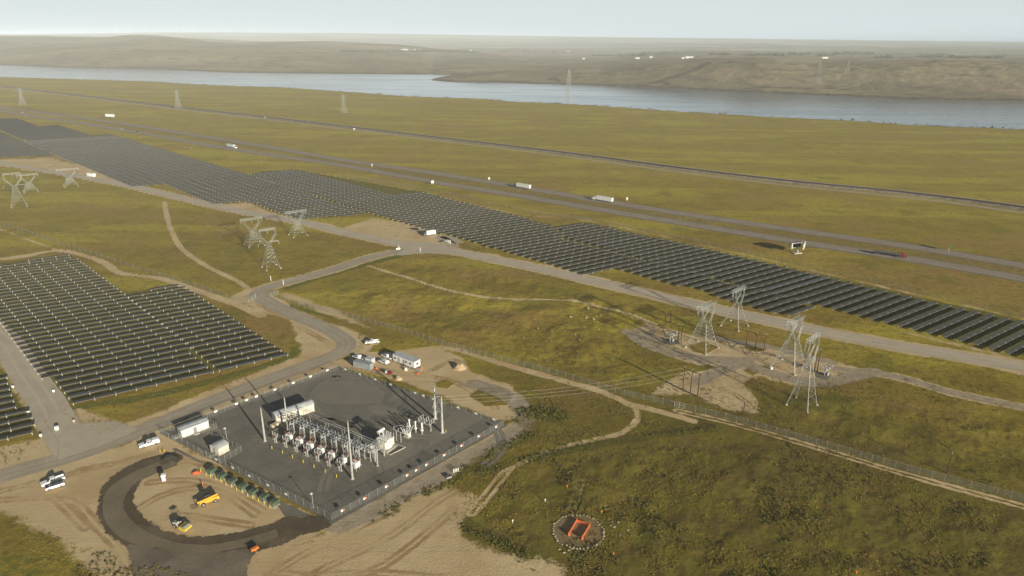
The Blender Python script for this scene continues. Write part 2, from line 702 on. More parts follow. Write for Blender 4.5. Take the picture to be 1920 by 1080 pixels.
# trails
trail("sand", ((308, 378), (314, 410), (325, 440), (345, 470), (390, 500), (450, 530), (470, 548)), 2.4, 0.95)
trail("sand", ((-60, 490), (0, 486), (60, 478), (110, 470), (160, 480), (200, 495), (225, 512), (300, 522), (370, 545), (440, 570), (490, 592)), 3.2, 0.85, False, 1.6)
trail("sand", ((0, 430), (60, 452), (110, 470)), 1.6, 0.6)
trail("sand", ((690, 498), (760, 520), (850, 546), (950, 561), (1050, 563), (1100, 569), (1180, 590), (1230, 608)), 1.5, 0.85)
trail("sand", ((720, 665), (830, 652), (885, 664), (940, 682), (1060, 715), (1130, 735), (1180, 758)), 2.2, 0.75, False, 1.8)
trail("sand", ((1180, 758), (1250, 775), (1300, 790)), 2.2, 0.8, False, 1.4)
trail("sand", ((1130, 735), (1185, 760), (1196, 785), (1165, 812), (1080, 832), (1010, 852), (960, 878), (940, 892)), 0.9, 0.62, False, 1.8)
trail("sand", ((948, 886), (925, 915), (905, 940), (885, 962)), 1.1, 0.85, True, 0.7)
trail("sand", ((1270, 770), (1380, 796), (1500, 830), (1700, 890), (1920, 950)), 1.0, 0.8, True, 0.7)
trail("sand", ((1090, 905), (1078, 935), (1070, 960)), 0.9, 0.45, True, 0.6)
trail("sand", ((1280, 885), (1200, 930), (1110, 960)), 0.9, 0.35, True, 0.6)
trail("grit", ((1560, 690), (1680, 706), (1780, 735), (1930, 766)), 3.0, 0.9, False, 1.4)
trail("sand", ((1560, 690), (1680, 706), (1780, 735), (1930, 766)), 5.5, 0.6, False, 2.4)
trail("sand", ((-40, 200), (100, 228), (227, 250), (300, 266), (443, 293), (640, 333), (790, 360), (880, 383), (1000, 405), (1102, 414), (1330, 462), (1600, 525), (1930, 600)), 2.2, 0.5, False, 2.0)
trail("brown", ((-40, 190), (640, 303), (807, 331), (1280, 410), (1493, 442), (1697, 472), (1930, 513)), 13, 0.55, False, 10)
# loops of gravel by the towers
trail("grit", ((1190, 630), (1215, 648), (1260, 662), (1320, 674), (1380, 676), (1430, 694), (1490, 712), (1545, 718), (1590, 708), (1640, 696)), 5.0, 1.0, False, 1.6)
trail("grit", ((1330, 632), (1400, 644), (1450, 652), (1560, 680)), 3.2, 0.85, False, 1.6)
trail("grit", ((1310, 715), (1350, 695), (1400, 675)), 5.0, 0.9, False, 1.6)
trail("grit", ((1180, 622), (1215, 630), (1240, 640)), 5.0, 0.9, False, 2)
trail("grit", ((880, 790), (930, 840), (990, 800), (1000, 770)), 3.0, 0.5, False, 2.5)
trail("grit", ((640, 985), (760, 925), (870, 862), (960, 812), (985, 790), (975, 760), (940, 735), (890, 720)), 4.5, 0.75, False, 3.0)
# lush strips along ditches and yard edges
trail("lush", ((725, 962), (760, 945), (800, 925), (840, 905), (870, 880), (905, 868), (920, 850), (960, 830), (1000, 815)), 2.6, 1.0, False, 2.0)
trail("lush", ((900, 885), (960, 870), (1020, 852), (1100, 838), (1180, 822), (1260, 812), (1340, 800)), 2.8, 0.95, False, 2.0)
trail("lush", ((985, 775), (1010, 770), (1040, 778)), 7, 0.9, False, 3.0)
trail("lush", ((860, 975), (905, 1000), (945, 1020), (1000, 1050), (1050, 1080)), 3.0, 0.9, False, 2.5)
trail("lush", ((690, 990), (720, 995)), 4.0, 0.7, False, 2.5)
trail("lush", ((860, 705), (900, 728), (960, 752), (1030, 778)), 2.5, 0.8, False, 2.5)
trail("lush", ((985, 782), (1080, 755), (1180, 760)), 6, 0.4, False, 4)
trail("lush", ((540, 540), (600, 520), (760, 477)), 3, 0.8, False, 3)
trail("lush", ((130, 766), (300, 738), (530, 676), (556, 655)), 3, 0.7, False, 2.5)
trail("lush", ((540, 572), (640, 600), (700, 618)), 2.0, 0.6, False, 2)
trail("lush", ((1230, 800), (1290, 790)), 4, 0.6, False, 3)
area("lush", ((1395, 725), (1480, 725), (1560, 728), (1640, 745), (1600, 790), (1500, 780), (1420, 760)), 4, 0.55)
area("lush", ((-40, 965), (60, 1000), (110, 1040), (120, 1120), (-40, 1120)), 3, 0.45)
area("lush", ((830, 470), (1000, 500), (1180, 550), (1180, 556), (830, 476)), 2, 0.5)
for yb in (905, 960):
    trail("sand", ((620, yb + 60), (700, yb + 20), (780, yb - 25)), 0.5, 0.5, True, 0.5)

# verges of the gravel roads
trail("sand", ((-300, 238), (-120, 274), (0, 305), (110, 324), (230, 346), (330, 369), (450, 396), (560, 415), (640, 434), (700, 447), (760, 459), (830, 467), (900, 481), (1000, 501), (1100, 524),
               (1200, 547), (1330, 577), (1500, 613), (1650, 643), (1800, 668), (1930, 690), (2100, 722)), 12.5, 0.75, False, 2.5)
trail("sand", ((790, 470), (750, 471), (690, 484), (620, 507), (560, 523), (505, 538), (484, 548), (490, 558), (520, 575)), 10, 0.75, False, 2)
# wheel ruts on the bare ground
for pts, w in ((((-40, 930), (90, 900), (200, 872), (300, 862), (390, 872), (470, 915)), 0.9), (((-40, 940), (120, 935), (180, 985), (230, 1040), (250, 1110)), 0.9), (((250, 960), (300, 930), (360, 915), (420, 925), (480, 965)), 0.9),
               (((270, 985), (330, 965), (400, 975), (470, 985)), 0.9), (((280, 905), (350, 900), (420, 915), (500, 962)), 0.9), (((60, 905), (110, 940), (160, 990)), 0.9), (((150, 880), (220, 868), (300, 845)), 0.8),
               (((480, 1095), (560, 1045), (650, 1000), (760, 945), (850, 900)), 0.9), (((540, 1100), (640, 1050), (740, 1000), (820, 940), (880, 905)), 0.9), (((620, 1100), (720, 1060), (800, 1000), (850, 955)), 0.9), (((470, 1060), (560, 1080), (700, 1075), (900, 1090)), 0.9),
               (((650, 690), (720, 700), (800, 705), (860, 720), (930, 765)), 0.9), (((700, 690), (790, 700), (850, 675), (880, 690)), 0.8), (((640, 990), (760, 928), (870, 868), (960, 815)), 0.9), (((660, 985), (780, 922), (880, 866)), 0.9),
               (((160, 790), (300, 785), (420, 740), (540, 695), (600, 670)), 0.9), (((60, 640), (110, 730), (150, 800)), 0.9), (((470, 560), (540, 600), (610, 640), (630, 655)), 0.9), (((1240, 700), (1310, 715), (1380, 740), (1410, 765)), 0.9), (((1200, 640), (1280, 668), (1380, 680)), 0.9)):
    trail("rut", pts, w, 0.9, True, 0.6)
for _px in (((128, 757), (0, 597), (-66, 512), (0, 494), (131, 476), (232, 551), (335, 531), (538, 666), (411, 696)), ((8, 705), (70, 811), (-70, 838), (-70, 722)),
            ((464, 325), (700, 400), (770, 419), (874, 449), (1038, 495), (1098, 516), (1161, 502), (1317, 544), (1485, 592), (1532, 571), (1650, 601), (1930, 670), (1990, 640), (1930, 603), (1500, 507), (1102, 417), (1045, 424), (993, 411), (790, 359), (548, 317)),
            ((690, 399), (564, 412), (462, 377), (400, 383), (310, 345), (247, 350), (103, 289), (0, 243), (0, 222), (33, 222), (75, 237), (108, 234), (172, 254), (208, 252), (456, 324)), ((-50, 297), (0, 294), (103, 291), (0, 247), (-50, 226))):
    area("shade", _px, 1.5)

cover["far"] = np.where((np.hypot(fx, fy) > 850), inside(fx, fy, BEYOND).astype(float), 0).astype(np.float32)
dn_all = np.zeros(len(fx), np.float32)
mm = np.hypot(fx, fy) > 700
dn_all[mm] = np.maximum(1 - seg_dist(fx[mm], fy[mm], FAR_BANK) / 38.0, (1 - seg_dist(fx[mm], fy[mm], NEAR_BANK) / 16.0) * 0.8).clip(0, 1)


def slope_line(px, w):
    """Dark rock gully on the far slope, following its line across the relief."""
    pts = []
    for x, y in px:
        a_, b_, c_ = ray(x, y)
        n_ = math.hypot(a_, b_)
        rr = np.linspace(1200, 5000, 3000)
        dz = CAM_H + rr * c_ / n_ - relief(rr * a_ / n_, rr * b_ / n_)
        i_ = np.nonzero(dz <= 0)[0]
        if len(i_):
            pts.append((rr[i_[0]] * a_ / n_, rr[i_[0]] * b_ / n_))
    return np.clip(1.35 - seg_dist(fx[mm], fy[mm], pts) / w, 0, 1)


for _l, _w in ((((1222, 156), (1245, 149), (1270, 142), (1295, 134), (1312, 126), (1328, 118)), 13), (((1225, 157), (1240, 152), (1252, 158)), 10), (((1028, 150), (1040, 146), (1046, 152)), 9),
               (((1395, 166), (1440, 164), (1500, 165), (1560, 166), (1600, 170)), 8), (((1690, 110), (1740, 108), (1800, 110)), 12), (((1180, 161), (1200, 158), (1215, 160)), 7)):
    dn_all[mm] = np.maximum(dn_all[mm], slope_line(_l, _w))
cover["bank"] = dn_all

t = NT("ground")
co = t.co()
sep0 = t.n("ShaderNodeSeparateXYZ")
t.link(co, sep0.inputs[0])
px_, py_ = sep0.outputs[0], sep0.outputs[1]
n_big = t.noise(1 / 75, 5, 0.6)
n_mid = t.noise(1 / 17, 5, 0.62)
n_fld = t.noise(1.0, 5, 0.6, t.scaled(1 / 210, 1 / 40, 1, math.radians(30)))
n_clump = t.noise(1 / 3.2, 4, 0.65)
n_fine = t.noise(1 / 0.75, 4, 0.7)
col = t.mix(t.ramp(n_mid, 0.34, 0.62), (0.245, 0.174, 0.027), (0.345, 0.265, 0.038))
col = t.mix(t.math("MULTIPLY", t.ramp(n_fld, 0.46, 0.60), 0.8), col, (0.485, 0.392, 0.050))
col = t.mix(t.math("MULTIPLY", t.ramp(n_big, 0.48, 0.62), 0.75), col, (0.350, 0.210, 0.070))
col = t.mix(t.math("MULTIPLY", t.ramp(t.noise(1 / 30, 4, 0.6, t.scaled(1, 1, 1, 1.0)), 0.55, 0.68), 0.75), col, (0.190, 0.175, 0.022))
col = t.mix(t.math("MULTIPLY", t.ramp(n_clump, 0.48, 0.66), 0.62), col, (0.150, 0.115, 0.022))
col = t.mix(t.math("MULTIPLY", t.ramp(t.noise(1 / 6.5, 4, 0.6, t.scaled(1, 1, 1, 2.0)), 0.60, 0.72), 0.6), col, (0.36, 0.24, 0.12))
col = t.mix(t.math("MULTIPLY", t.ramp(n_fine, 0.42, 0.66), 0.62), col, (0.15, 0.115, 0.022))
col = t.mix(t.math("MULTIPLY", t.ramp(t.math("SQRT", t.math("ADD", t.math("POWER", px_, 2.0), t.math("POWER", py_, 2.0))), 320, 800), 0.24), col, (0.45, 0.39, 0.066))  # grass paler with distance: haze and sun-angle brightening painted into the colour
# lush strips
wob = t.math("ADD", t.math("MULTIPLY_ADD", n_mid, 1.5, -0.75), t.math("ADD", t.math("MULTIPLY_ADD", n_clump, 1.4, -0.7), t.math("MULTIPLY_ADD", n_fine, 0.9, -0.45)))


def mask(key, lo=0.35, hi=0.65, amp=0.75):
    a = t.attr(key)
    w = t.math("MULTIPLY", t.math("MULTIPLY", a, t.math("SUBTRACT", 1.0, a)), 4.0)     # noise only acts on the soft border
    s = t.math("MULTIPLY_ADD", t.math("MULTIPLY", wob, w), amp, a)
    return t.ramp(s, lo, hi)


lush = t.mix(t.ramp(n_fine, 0.35, 0.65), (0.085, 0.100, 0.016), (0.190, 0.175, 0.026))
col = t.mix(mask("lush"), col, lush)
col = t.mix(mask("brown", 0.2, 0.8), col, t.mix(t.ramp(n_clump, 0.35, 0.65), (0.24, 0.17, 0.08), (0.20, 0.155, 0.035)))
track = t.noise(1.0, 4, 0.6, t.scaled(1 / 11, 1 / 1.3, 1, math.radians(-33)), dist=1.6)
sandc = t.mix(t.ramp(n_mid, 0.3, 0.7), (0.54, 0.395, 0.215), (0.63, 0.485, 0.275))
sandc = t.mix(t.math("MULTIPLY", t.ramp(track, 0.50, 0.72), 0.35), sandc, (0.37, 0.27, 0.15))
sandc = t.mix(t.math("MULTIPLY", t.ramp(n_fine, 0.5, 0.75), 0.35), sandc, (0.34, 0.25, 0.13))
sandc = t.mix(t.math("MULTIPLY", mask("rut", 0.3, 0.9, 1.2), t.ramp(n_mid, 0.35, 0.6)), sandc, (0.37, 0.25, 0.125))
sandc = t.mix(t.math("MULTIPLY", t.ramp(t.noise(1 / 28, 5, 0.65, t.scaled(1, 1, 1, 3.0)), 0.50, 0.68), 0.55), sandc, (0.43, 0.285, 0.135))
col = t.mix(mask("shade"), col, t.mix(t.ramp(n_clump, 0.4, 0.6), (0.125, 0.125, 0.024), (0.185, 0.150, 0.035)))  # dark green grass under the panel rows, their shade painted into the colour
col = t.mix(mask("sand"), col, sandc)
gritc = t.mix(t.ramp(n_clump, 0.3, 0.7), (0.33, 0.265, 0.18), (0.43, 0.35, 0.245))
gritc = t.mix(t.math("MULTIPLY", t.ramp(n_fine, 0.5, 0.7), 0.4), gritc, (0.17, 0.15, 0.125))
col = t.mix(mask("grit"), col, gritc)
# the land beyond the river
n_f1 = t.noise(1 / 420, 6, 0.62)
n_f2 = t.noise(1.0, 6, 0.6, t.scaled(1 / 700, 1 / 170, 1, 0.2))
n_f3 = t.noise(1 / 60, 6, 0.65)
farc = t.mix(t.ramp(n_f1, 0.36, 0.64), (0.185, 0.150, 0.085), (0.285, 0.235, 0.135))
farc = t.mix(t.math("MULTIPLY", t.ramp(n_f2, 0.52, 0.64), 0.7), farc, (0.150, 0.158, 0.105))
farc = t.mix(t.math("MULTIPLY", t.ramp(n_f3, 0.50, 0.62), 0.75), farc, (0.115, 0.10, 0.072))
farc = t.mix(t.math("MULTIPLY", t.ramp(t.noise(1 / 300, 4, 0.5, t.scaled(1, 1, 1, 0.7)), 0.60, 0.70), 0.55), farc, (0.33, 0.235, 0.165))
# fields far out: pale and green parcels
vor = t.n("ShaderNodeTexVoronoi", feature="F1", distance="CHEBYCHEV")
vor.inputs["Scale"].default_value = 1.0
t.link(t.scaled(1 / 900, 1 / 650, 0.0, 0.35), vor.inputs["Vector"])
sep = t.n("ShaderNodeSeparateColor")
t.link(vor.outputs["Color"], sep.inputs[0])
parc = t.mix(t.ramp(sep.outputs[0], 0.35, 0.75), (0.13, 0.155, 0.105), (0.36, 0.33, 0.25))
sepp = t.n("ShaderNodeSeparateXYZ")
t.link(co, sepp.inputs[0])
dist = t.math("SQRT", t.math("ADD", t.math("POWER", sepp.outputs[0], 2.0), t.math("POWER", sepp.outputs[1], 2.0)))
flat = t.math("MULTIPLY", t.ramp(dist, 3600, 5200), t.ramp(t.math("MULTIPLY_ADD", sep.outputs[1], 1.0, t.math("MULTIPLY", n_f1, 0.6)), 0.5, 0.75))
farc = t.mix(t.math("MULTIPLY", flat, 0.8), farc, parc)
bank = t.math("MULTIPLY", t.ramp(t.math("MULTIPLY_ADD", t.noise(1 / 22, 5, 0.7), 1.1, t.attr("bank")), 0.85, 1.2), 0.85)
col = t.mix(t.attr("far"), col, farc)
col = t.mix(bank, col, (0.060, 0.050, 0.034))
bh = t.math("ADD", t.math("MULTIPLY", n_clump, t.math("MULTIPLY_ADD", t.attr("sand"), -0.75, 1.0)), t.math("MULTIPLY", n_fine, 0.35))
bmp = t.bump(bh, 0.62, 0.55)
bmp2 = t.n("ShaderNodeBump")
bmp2.inputs["Strength"].default_value = 0.6
bmp2.inputs["Distance"].default_value = 18.0
t.link(t.math("MULTIPLY", n_f3, t.attr("far")), bmp2.inputs["Height"])
t.link(bmp, bmp2.inputs["Normal"])
# browner turf at near right, also darkened: light falloff painted into the colour
near_right = t.math("MULTIPLY", t.ramp(t.math("MULTIPLY_ADD", sepp.outputs[1], -0.8, sepp.outputs[0]), -260, -70), t.ramp(dist, 300, 190))
col = t.mix(t.math("MULTIPLY", near_right, t.math("MULTIPLY_ADD", mask("sand"), -0.85, 0.85)), col, t.mix(t.ramp(t.noise(1 / 7.5, 5, 0.65, t.scaled(1, 1, 1, 1.7)), 0.36, 0.66), (0.138, 0.122, 0.022), (0.108, 0.074, 0.025)))
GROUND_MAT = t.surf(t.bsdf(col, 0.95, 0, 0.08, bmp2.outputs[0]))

gv = np.stack([GX, GY, GZ], -1).reshape(-1, 3)
i0 = (np.arange(nr - 1)[:, None] * na + np.arange(na)[None, :])
i1 = (np.arange(nr - 1)[:, None] * na + (np.arange(na)[None, :] + 1) % na)
gq = np.stack([i0, i1, i1 + na, i0 + na], -1).reshape(-1, 4)
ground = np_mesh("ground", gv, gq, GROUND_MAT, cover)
tag(ground, kind="structure")
# the innermost ring closes under the drone
cap = MB()
cap.add([(30 * math.sin(a), 30 * math.cos(a), 0) for a in angs], [tuple(range(len(angs)))])

# ------------------------------------------------------------------ river
t = NT("river_water")
w1 = t.noise(1.0, 3, 0.6, t.scaled(1 / 9, 1 / 26, 1, 0.4))
w2 = t.noise(1.0, 5, 0.6, t.scaled(1 / 420, 1 / 60, 1, -0.12))
wr = t.math("MULTIPLY_ADD", t.ramp(w2, 0.42, 0.62), 0.10, 0.05)
b = t.bsdf(t.mix(t.ramp(w2, 0.4, 0.65), (0.030, 0.100, 0.190), (0.055, 0.130, 0.220)), wr, 0, 0.5, t.bump(w1, 0.75, 0.8))
b.inputs["IOR"].default_value = 1.33
RIVER_MAT = t.surf(b)
rv = MB()
n_ = len(NEAR_BANK)


def resamp(pts, n):
    d = [0]
    for a, b2 in zip(pts[:-1], pts[1:]):
        d.append(d[-1] + math.dist(a, b2))
    q = np.linspace(0, d[-1], n)
    return np.stack([np.interp(q, d, [p[0] for p in pts]), np.interp(q, d, [p[1] for p in pts])], -1)


rbox = MB()
cor = [(-9000, 600), (9000, -2500), (9000, 9000), (-9000, 9000)]
# one level sheet a little below the banks; the ground rises through it along both shores
river_pts = [(x, y - 40) for x, y in NEAR_BANK] + [(x, y + 60) for x, y in FAR_BANK[::-1]]
rbm = bmesh.new()
rvs = [rbm.verts.new((x, y, -0.35)) for x, y in river_pts]
rbm.faces.new(rvs)
bmesh.ops.triangulate(rbm, faces=rbm.faces)
bmesh.ops.recalc_face_normals(rbm, faces=rbm.faces)
for f_ in rbm.faces:
    if f_.normal.z < 0:
        f_.normal_flip()
rme = bpy.data.meshes.new("river")
rbm.to_mesh(rme)
rbm.free()
rme.materials.append(RIVER_MAT)
river = bpy.data.objects.new("river", rme)
COL.objects.link(river)
tag(river, kind="structure")

# ------------------------------------------------------------------ haze over the whole valley
t = NT("haze")
vs_ = t.n("ShaderNodeVolumeScatter")
vs_.inputs["Color"].default_value = (1.0, 1.0, 1.0, 1)
vs_.inputs["Density"].default_value = 0.000085
vs_.inputs["Anisotropy"].default_value = -0.22
va_ = t.n("ShaderNodeVolumeAbsorption")
va_.inputs["Color"].default_value = (0.66, 0.84, 1.0, 1)
va_.inputs["Density"].default_value = 0.000085
vadd = t.n("ShaderNodeAddShader")
t.link(vs_.outputs[0], vadd.inputs[0])
t.link(va_.outputs[0], vadd.inputs[1])
t.link(vadd.outputs[0], t.out.inputs["Volume"])
hz = MB()
hz.box(0, 20000, -30, 90000, 70000, 200)
haze = hz.build("haze", t.m)
tag(haze, kind="stuff")
haze["label"] = "thin pale haze lying over the whole valley"

# ------------------------------------------------------------------ sheets: roads, yards, tracks
def edge_alpha(t, soft=0.5):
    """Ragged border from the 'edge' attribute (0 at the rim, 1 inside)."""
    e = t.attr("edge")
    nz = t.math("ADD", t.noise(1 / 2.6, 5, 0.65), t.math("MULTIPLY", t.noise(1 / 0.6, 3, 0.6), 0.5))
    return t.ramp(t.math("MULTIPLY_ADD", nz, soft, e), 0.77, 0.85)


def sheet_mat(name, c0, c1, c2=None, rough=0.9, opacity=1.0, soft=0.5, bump=0.25, along=None):
    t = NT(name)
    a, f = t.noise(1 / 9, 5, 0.6), t.noise(1 / 0.8, 5, 0.7)
    c = t.mix(t.ramp(a, 0.3, 0.7), c0, c1)
    c = t.mix(t.math("MULTIPLY", t.ramp(f, 0.4, 0.75), 0.35), c, tuple(x * 0.6 for x in c0))
    if c2:
        c = t.mix(t.math("MULTIPLY", t.ramp(t.noise(1 / 22, 5, 0.65), 0.55, 0.7), 0.8), c, c2)
    if along:
        lane = t.attr("across")
        w = t.math("ABSOLUTE", t.math("SUBTRACT", t.math("ABSOLUTE", lane), 0.42))
        c = t.mix(t.math("MULTIPLY", t.ramp(w, 0.20, 0.02), 0.5), c, along)
    b = t.bsdf(c, rough, 0, 0.2, t.bump(t.math("ADD", f, a), bump, 0.15))
    tr = t.n("ShaderNodeBsdfTransparent")
    mx = t.n("ShaderNodeMixShader")
    t.link(t.math("MULTIPLY", edge_alpha(t, soft), opacity), mx.inputs[0])
    t.link(tr.outputs[0], mx.inputs[1])
    t.link(b.outputs[0], mx.inputs[2])
    return t.surf(mx)


def strip(name, pts, width, z, mat, rim=1.2, crown=0.0, wfun=None):
    """Ribbon following ground points; 'edge' runs 0 to 1 over the rim, 'across' -1 to 1."""
    p = np.array(pts)
    d = np.gradient(p, axis=0)
    d /= np.linalg.norm(d, axis=1)[:, None] + 1e-9
    nrm = np.stack([-d[:, 1], d[:, 0]], -1)
    offs = [-width / 2 - rim, -width / 2, -width / 4, 0, width / 4, width / 2, width / 2 + rim]
    edg = [0, 1, 1, 1, 1, 1, 0]
    co, E, A = [], [], []
    for i in range(len(p)):
        k = wfun(i / (len(p) - 1)) if wfun else 1.0
        for o, e in zip(offs, edg):
            q = p[i] + nrm[i] * o * k
            co.append((q[0], q[1], z + crown * (1 - abs(o) / (width / 2 + rim))))
            E.append(e)
            A.append(o / (width / 2))
    m = len(offs)
    i = np.arange(len(p) - 1)[:, None] * m
    j = np.arange(m - 1)[None, :]
    q = np.stack([i + j + 1, i + j, i + j + m, i + j + m + 1], -1).reshape(-1, 4)
    o = np_mesh(name, np.array(co), q, mat, {"edge": E, "across": A})
    return tag(o, kind="structure")


def sheet(name, px, z, mat, res=1.0, blur=1.5, hole=None, world_pts=None):
    """Polygon laid out as a fine grid with a soft 'edge' attribute."""
    w = world_pts or PX(*px)
    xs, ys = [p[0] for p in w], [p[1] for p in w]
    X, Y = np.meshgrid(np.arange(min(xs) - 3, max(xs) + 3, res), np.arange(min(ys) - 3, max(ys) + 3, res))
    s = sdf(X, Y, w)
    if hole:
        s = np.minimum(s, -sdf(X, Y, PX(*hole)))
    e = np.clip(0.5 + s / (2 * blur), 0, 1)
    ny, nx = X.shape
    i = np.arange(ny - 1)[:, None] * nx
    j = np.arange(nx - 1)[None, :]
    q = np.stack([i + j, i + j + 1, i + j + nx + 1, i + j + nx], -1).reshape(-1, 4)
    keep = e.ravel()[q].max(axis=1) > 0.01
    q = q[keep]
    used, inv = np.unique(q.ravel(), return_inverse=True)
    co = np.stack([X.ravel(), Y.ravel(), np.full(X.size, z)], -1)[used]
    o = np_mesh(name, co, inv.reshape(-1, 4), mat, {"edge": e.ravel()[used], "across": np.zeros(len(used))})
    return tag(o, kind="structure")


ROAD_MAT = sheet_mat("road_gravel", (0.44, 0.375, 0.275), (0.52, 0.445, 0.33), (0.55, 0.45, 0.31), along=(0.57, 0.49, 0.37))
YROAD_MAT = sheet_mat("yard_road_gravel", (0.34, 0.29, 0.21), (0.41, 0.35, 0.255), (0.49, 0.40, 0.27), along=(0.46, 0.39, 0.285))
PAD_MAT = sheet_mat("yard_crushed_rock", (0.150, 0.137, 0.110), (0.205, 0.187, 0.150), (0.26, 0.232, 0.18), soft=0.12, bump=0.35)
ASPH_MAT = sheet_mat("asphalt", (0.27, 0.225, 0.175), (0.33, 0.28, 0.22), None, soft=0.15, along=(0.24, 0.20, 0.16), bump=0.1)
TRACK_MAT = sheet_mat("damp_dirt", (0.085, 0.064, 0.038), (0.135, 0.104, 0.064), (0.21, 0.17, 0.11), soft=0.75, bump=0.5)
BALLAST_MAT = sheet_mat("ballast", (0.36, 0.30, 0.21), (0.44, 0.37, 0.26), None, soft=0.5)
SHLD_MAT = sheet_mat("shoulder", (0.20, 0.165, 0.11), (0.25, 0.21, 0.14), None, soft=0.6)
PALE_MAT = sheet_mat("pale_fines", (0.20, 0.182, 0.145), (0.235, 0.212, 0.168), (0.185, 0.168, 0.135), soft=1.5)

SERVICE = PX((-300, 238), (-120, 274), (0, 305), (110, 324), (230, 346), (330, 369), (450, 396), (560, 415), (640, 434), (700, 447), (760, 459), (830, 467), (900, 481), (1000, 501), (1100, 524),
             (1200, 547), (1330, 577), (1500, 613), (1650, 643), (1800, 668), (1930, 690), (2100, 722), (2300, 762))
strip("gravel_road", spline(SERVICE, 6), 8.0, 0.05, ROAD_MAT, 1.8)
BRANCH = PX((790, 470), (750, 471), (690, 484), (620, 507), (560, 523), (505, 538), (484, 548), (490, 558), (520, 575), (560, 594), (610, 615), (640, 633), (650, 645), (640, 660), (600, 677), (520, 706), (400, 752), (280, 801), (150, 850), (0, 893), (-150, 935), (-300, 980))
strip("gravel_road", spline(BRANCH, 4), 6.2, 0.055, YROAD_MAT, 1.6)
SPUR = PX((-60, 540), (-30, 600), (15, 645), (50, 700), (85, 750), (112, 800), (140, 845))
strip("gravel_road", spline(SPUR, 4), 8.5, 0.06, ROAD_MAT, 2.2)
sheet("gravel_junction", ((85, 790), (110, 770), (150, 795), (215, 790), (260, 805), (180, 840), (110, 862), (112, 830)), 0.065, ROAD_MAT, 0.8, 2.0)
sheet("gravel_junction", ((690, 446), (760, 452), (800, 455), (850, 463), (880, 478), (820, 476), (790, 474), (755, 479), (740, 478), (760, 468)), 0.064, ROAD_MAT, 1.2, 2.2)
LOOP = PX((862, 456), (845, 447), (825, 443), (838, 452), (850, 462))
strip("gravel_road", spline(LOOP, 3), 5.0, 0.045, YROAD_MAT, 1.5)

# substation yard and the apron of the same rock round its fence
FENCE = dict(W=(303, 816), N=(633, 693), E=(944, 799), S=(622, 976))
sheet("rock_yard", ((296, 812), (634, 687), (956, 797), (622, 985), (596, 968)), 0.04, PAD_MAT, 0.7, 0.6)
sheet("rock_yard", ((330, 838), (480, 915), (598, 972), (622, 985), (560, 985), (545, 990), (520, 952), (470, 925), (400, 880), (350, 858), (318, 842)), 0.046, PAD_MAT, 0.7, 0.8)
sheet("pale_fines", ((610, 726), (650, 722), (690, 735), (704, 746), (640, 750), (618, 742)), 0.075, PALE_MAT, 0.8, 4.0)
sheet("pale_fines", ((696, 762), (715, 764), (735, 772), (715, 774)), 0.075, PALE_MAT, 0.8, 1.4)
sheet("pale_fines", ((850, 790), (890, 785), (905, 795), (860, 815), (815, 842), (830, 812)), 0.075, PALE_MAT, 0.8, 2.5)
sheet("pale_fines", ((705, 855), (730, 855), (755, 870), (740, 876)), 0.075, PALE_MAT, 0.8, 1.6)

for _c, _r, _a0, _a1 in (((600, 900), 17, 0.2, 2.4), ((560, 870), 24, 0.0, 1.6), ((760, 900), 22, 1.2, 3.4), ((840, 830), 16, -0.8, 1.6), ((480, 870), 14, 0.2, 2.0), ((700, 740), 20, 2.4, 4.6), ((620, 740), 14, 0.5, 2.6)):
    _g = G(*_c)
    for _d in (0, 1.9):
        strip("tread_band", [(_g.x + (_r + _d) * math.cos(_a0 + (_a1 - _a0) * i / 40), _g.y + (_r + _d) * math.sin(_a0 + (_a1 - _a0) * i / 40)) for i in range(41)], 0.35, 0.07, PALE_MAT, 0.5)

# damp dirt ring and the wide apron at its foot
sheet("dirt_track", ((326, 850), (338, 858), (322, 868), (290, 882), (262, 895), (245, 920), (242, 945), (260, 975), (300, 1000), (345, 1012), (400, 1011), (450, 1003), (500, 990), (535, 975), (560, 975), (600, 972), (612, 985), (560, 1000), (520, 1018), (475, 1030),
                     (440, 1034), (380, 1040), (300, 1034), (240, 1018), (208, 996), (192, 960), (196, 920), (215, 895), (255, 870), (295, 858)), 0.05, TRACK_MAT, 0.6, 2.2)

sheet("dirt_apron", ((245, 1024), (300, 1036), (380, 1042), (440, 1036), (478, 1030), (458, 1060), (450, 1120), (262, 1120), (256, 1065)), 0.055, sheet_mat("trodden_dirt", (0.14, 0.115, 0.08), (0.24, 0.20, 0.145), (0.10, 0.08, 0.052), soft=0.8, bump=0.6), 0.5, 1.4)
for _k, _pts in enumerate((((330, 868), (285, 886), (245, 905), (222, 935), (222, 962), (250, 995), (310, 1022), (380, 1030), (450, 1020), (520, 1000)), ((300, 870), (250, 892), (213, 918), (205, 955), (228, 995), (290, 1026)))):
    strip("tread_band", spline(PX(*_pts), 2), 1.5, 0.085 + 0.01 * _k, sheet_mat("tread_dirt", (0.17, 0.135, 0.085), (0.23, 0.185, 0.12), None, soft=0.9), 1.0)

